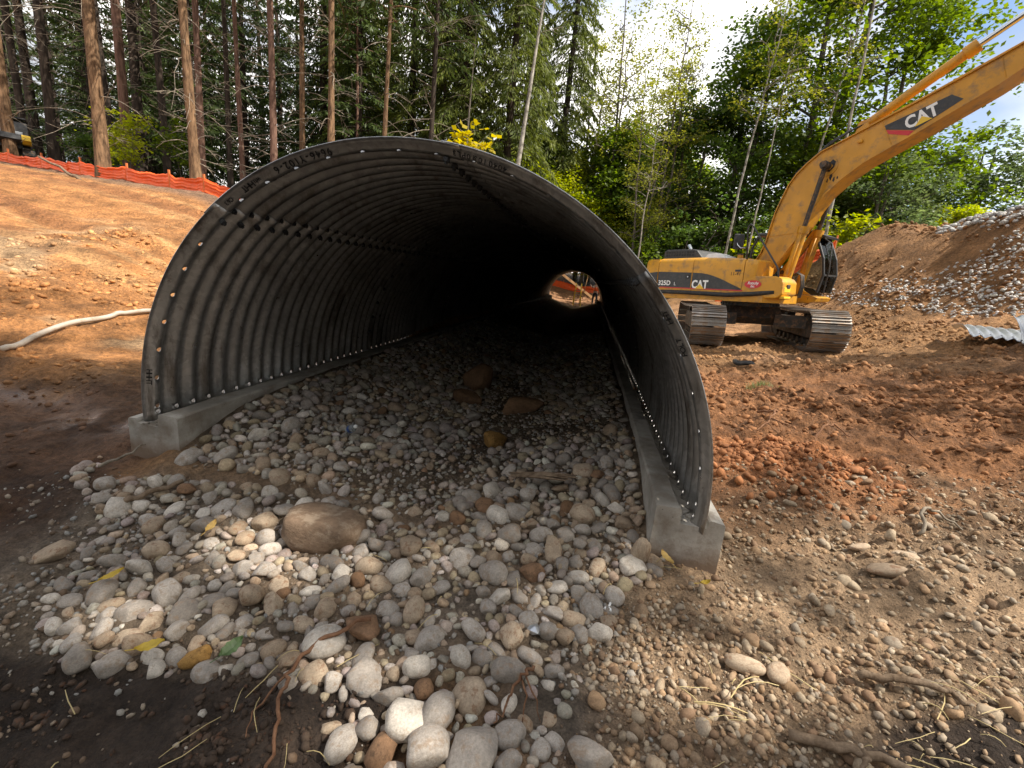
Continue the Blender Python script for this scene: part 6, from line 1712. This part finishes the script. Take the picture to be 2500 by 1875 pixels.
# alders and birches
for i, (x, y, s, lab) in enumerate(((7.2, 42.0, 1.5, 'tallest airy alder beside the tall sunlit conifer'), (6.2, 26.0, .80, 'slender alder nearest the culvert shoulder'), (7.6, 27.5, .92, 'slender alder between the culvert shoulder and the excavator'), (9.2, 41.0, 1.25, 'thin far alder with sparse top against white sky'), (5.2, 46.0, 1.5, 'thin far alder behind the tall sunlit conifer'))):
    plant_tree(K_ALDER[i % 3], 'alder_tree', x, y, lab, 'airy grove of slender alders', (M['bark_grey'], M['alder']), i * 1.3, s)
for i, (x, y, s, tl, lab) in enumerate(((9.79, 23.0, .95, .01, 'white-barked slender tree rising behind the excavator engine hood'), (10.41, 22.0, .70, .02, 'thin white-barked tree behind the excavator handrail'), (5.43, 22.0, .62, .10, 'thin leaning white-barked tree beside the culvert edge'),
        (13.58, 24.0, 1.05, .015, 'white-barked tree rising behind the excavator boom'), (13.66, 21.5, 1.1, .07, 'pale leaning tree trunk crossing under the excavator boom'))):
    plant_tree(K_BIRCH[i % 3], 'birch_tree', x, y, lab, None, (M['bark_birch'], M['alder']), i * 2.1, s, 'tree', 0, (0, tl))
# maples on the right
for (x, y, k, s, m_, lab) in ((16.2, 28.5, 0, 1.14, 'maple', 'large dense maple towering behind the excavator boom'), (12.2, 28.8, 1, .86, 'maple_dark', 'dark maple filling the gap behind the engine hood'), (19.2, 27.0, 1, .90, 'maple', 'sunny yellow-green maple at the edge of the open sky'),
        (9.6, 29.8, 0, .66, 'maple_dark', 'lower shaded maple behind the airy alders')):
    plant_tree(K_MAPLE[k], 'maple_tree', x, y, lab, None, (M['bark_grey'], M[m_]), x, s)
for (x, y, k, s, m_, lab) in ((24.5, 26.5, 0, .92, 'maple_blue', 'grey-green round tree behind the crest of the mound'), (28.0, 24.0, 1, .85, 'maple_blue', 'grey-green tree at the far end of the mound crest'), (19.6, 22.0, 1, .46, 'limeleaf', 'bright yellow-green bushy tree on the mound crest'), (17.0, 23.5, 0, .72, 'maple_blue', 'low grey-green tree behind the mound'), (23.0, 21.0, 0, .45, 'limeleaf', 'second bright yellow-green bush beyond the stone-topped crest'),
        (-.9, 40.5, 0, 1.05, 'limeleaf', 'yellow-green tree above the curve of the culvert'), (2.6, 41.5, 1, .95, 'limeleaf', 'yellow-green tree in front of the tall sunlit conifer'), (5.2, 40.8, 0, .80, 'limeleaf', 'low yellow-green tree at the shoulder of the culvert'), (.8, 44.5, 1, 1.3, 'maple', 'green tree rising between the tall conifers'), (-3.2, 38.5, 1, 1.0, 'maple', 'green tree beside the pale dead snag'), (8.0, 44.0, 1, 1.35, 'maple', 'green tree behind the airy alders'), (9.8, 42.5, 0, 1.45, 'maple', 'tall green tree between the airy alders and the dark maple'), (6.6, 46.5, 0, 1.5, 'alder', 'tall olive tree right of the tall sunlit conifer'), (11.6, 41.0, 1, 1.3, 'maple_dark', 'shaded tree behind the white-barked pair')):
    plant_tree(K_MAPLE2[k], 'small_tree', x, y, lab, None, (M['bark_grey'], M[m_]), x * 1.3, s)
GS = 'undergrowth along the forest edge'
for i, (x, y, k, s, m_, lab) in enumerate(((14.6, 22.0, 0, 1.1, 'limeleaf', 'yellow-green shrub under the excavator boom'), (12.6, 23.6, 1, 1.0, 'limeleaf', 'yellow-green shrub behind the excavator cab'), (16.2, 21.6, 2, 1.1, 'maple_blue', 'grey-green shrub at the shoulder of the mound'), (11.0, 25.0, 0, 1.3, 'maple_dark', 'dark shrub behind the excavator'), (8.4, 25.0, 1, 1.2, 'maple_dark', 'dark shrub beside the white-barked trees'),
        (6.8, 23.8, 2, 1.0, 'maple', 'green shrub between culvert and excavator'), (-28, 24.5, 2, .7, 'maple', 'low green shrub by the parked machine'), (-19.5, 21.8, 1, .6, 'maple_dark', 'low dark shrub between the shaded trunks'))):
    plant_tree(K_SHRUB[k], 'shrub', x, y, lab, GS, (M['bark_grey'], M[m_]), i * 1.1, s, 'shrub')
for (x, y, k, s, m_, lab) in ((-2.6, 18.6, 1, 1.15, 'goldleaf', 'sapling with golden yellow leaves above the culvert crown'), (-16.6, 19.4, 0, .55, 'limeleaf', 'leafy lime green sapling at the foot of the stout sunlit trunk'), (-14.9, 20.2, 1, .5, 'maple', 'small green sapling between the shaded trunks'), (-17.6, 20.8, 1, .45, 'limeleaf', 'second lime green sapling by the reddish trunk')):
    plant_tree(K_SAP[k], 'sapling', x, y, lab, None, (M['bark_grey'], M[m_]), x * 2.0, s, 'sapling')
# far backdrop wood
for i, (x, y, s) in enumerate(((3.5, 52, .75), (9.5, 52, .8), (15, 49, .75), (-1.5, 53, .8), (20, 46, .8), (27, 38, .75))):
    plant_tree(K_MAPLE[i % 2], 'maple_tree', x, y, 'distant leafy tree closing the view at the back of the site', 'distant leafy trees', (M['bark_grey'], M['maple_dark'] if i % 2 else M['maple']), i * 2.0, s)
# shade trees off to the right of the site, and the wood the photographer has behind the back
def cut_sun_gaps(kit, x, y, rz, sc, gaps):
    """sun gaps cut into a crown: leaves removed along rays to chosen ground spots"""
    me = kit['crown']; n = len(me.vertices); co = np.empty(n * 3, np.float32); me.vertices.foreach_get('co', co); co = co.reshape(-1, 4, 3)
    c = co.mean(1) * sc; cr, sr = math.cos(rz), math.sin(rz)
    w = np.stack([c[:, 0] * cr - c[:, 1] * sr + x, c[:, 0] * sr + c[:, 1] * cr + y, c[:, 2] + H1(x, y)], 1)
    S = np.array(SUN_DIR); keep = np.ones(len(c), bool)
    for gx, gy, gr in gaps:
        d = w - np.array([gx, gy, H1(gx, gy)]); t = d @ S; perp = np.linalg.norm(d - t[:, None] * S, axis=1); keep &= perp > gr
    co = co[keep]; m = len(co); i = np.arange(m) * 4
    F = np.concatenate([np.stack([i, i + 1, i + 2], 1), np.stack([i, i + 2, i + 3], 1)])
    kit['crown'] = np_mesh('crown', co.reshape(-1, 3), F)
rg_ = np.random.default_rng(8)
GAPS = [(-1.22, 2.05, .46), (-1.46, 2.14, .34), (-1.0, 1.93, .30), (-1.75, 1.75, .16), (-.50, 1.42, .22), (-.62, 1.32, .13), (-.15, 1.25, .10), (2.3, 2.45, .22), (1.9, 2.55, .14), (2.4, 5.4, .35), (-2.2, 1.75, .14)]
GAPS += [(rg_.uniform(.7, 5.0), rg_.uniform(1.3, 3.2), rg_.uniform(.08, .24)) for _ in range(40)] + [(rg_.uniform(2.0, 7.0), rg_.uniform(3.5, 7.5), rg_.uniform(.10, .35)) for _ in range(26)]
for i, (x, y, s, sd, hh, c0, cr_, nc) in enumerate(((9.5, -3.2, 1.0, 161, 27, 16.0, 3.2, 190), (11.8, -2.0, .97, 162, 28, 17.5, 3.2, 170), (7.6, -6.0, 1.0, 163, 26, 14.0, 3.4, 180), (15.5, 3.0, 1.0, 164, 15, 6.0, 4.0, 75))):
    kit = broadleaf(sd, hh, .24, c0, cr_, nc, 42, .26, .10, 1, False, 1.0, 24)
    cut_sun_gaps(kit, x, y, i * 1.9 + .4, s, GAPS)
    lab = ('tall high-crowned maple at the sunny side of the site shading the culvert mouth', 'low open maple beyond the loose plates dappling the red earth')[i == 3]
    plant_tree(kit, 'maple_tree', x, y, lab, 'shade trees on the sunny side', (M['bark_grey'], M['maple']), i * 1.9 + .4, s)
for i in range(20):
    x = -26 + i * 2.2 + r9.uniform(-.8, .8); y = -12.0 - r9.uniform(0, 7)
    plant_tree(K_BACK[i % 3], 'conifer_tree', x, y, 'dark bushy conifer in the wood behind the photographer', 'conifers behind the photographer', (M['bark_shaded'], M['needle'], dead), i * 1.1, r9.uniform(.85, 1.05))
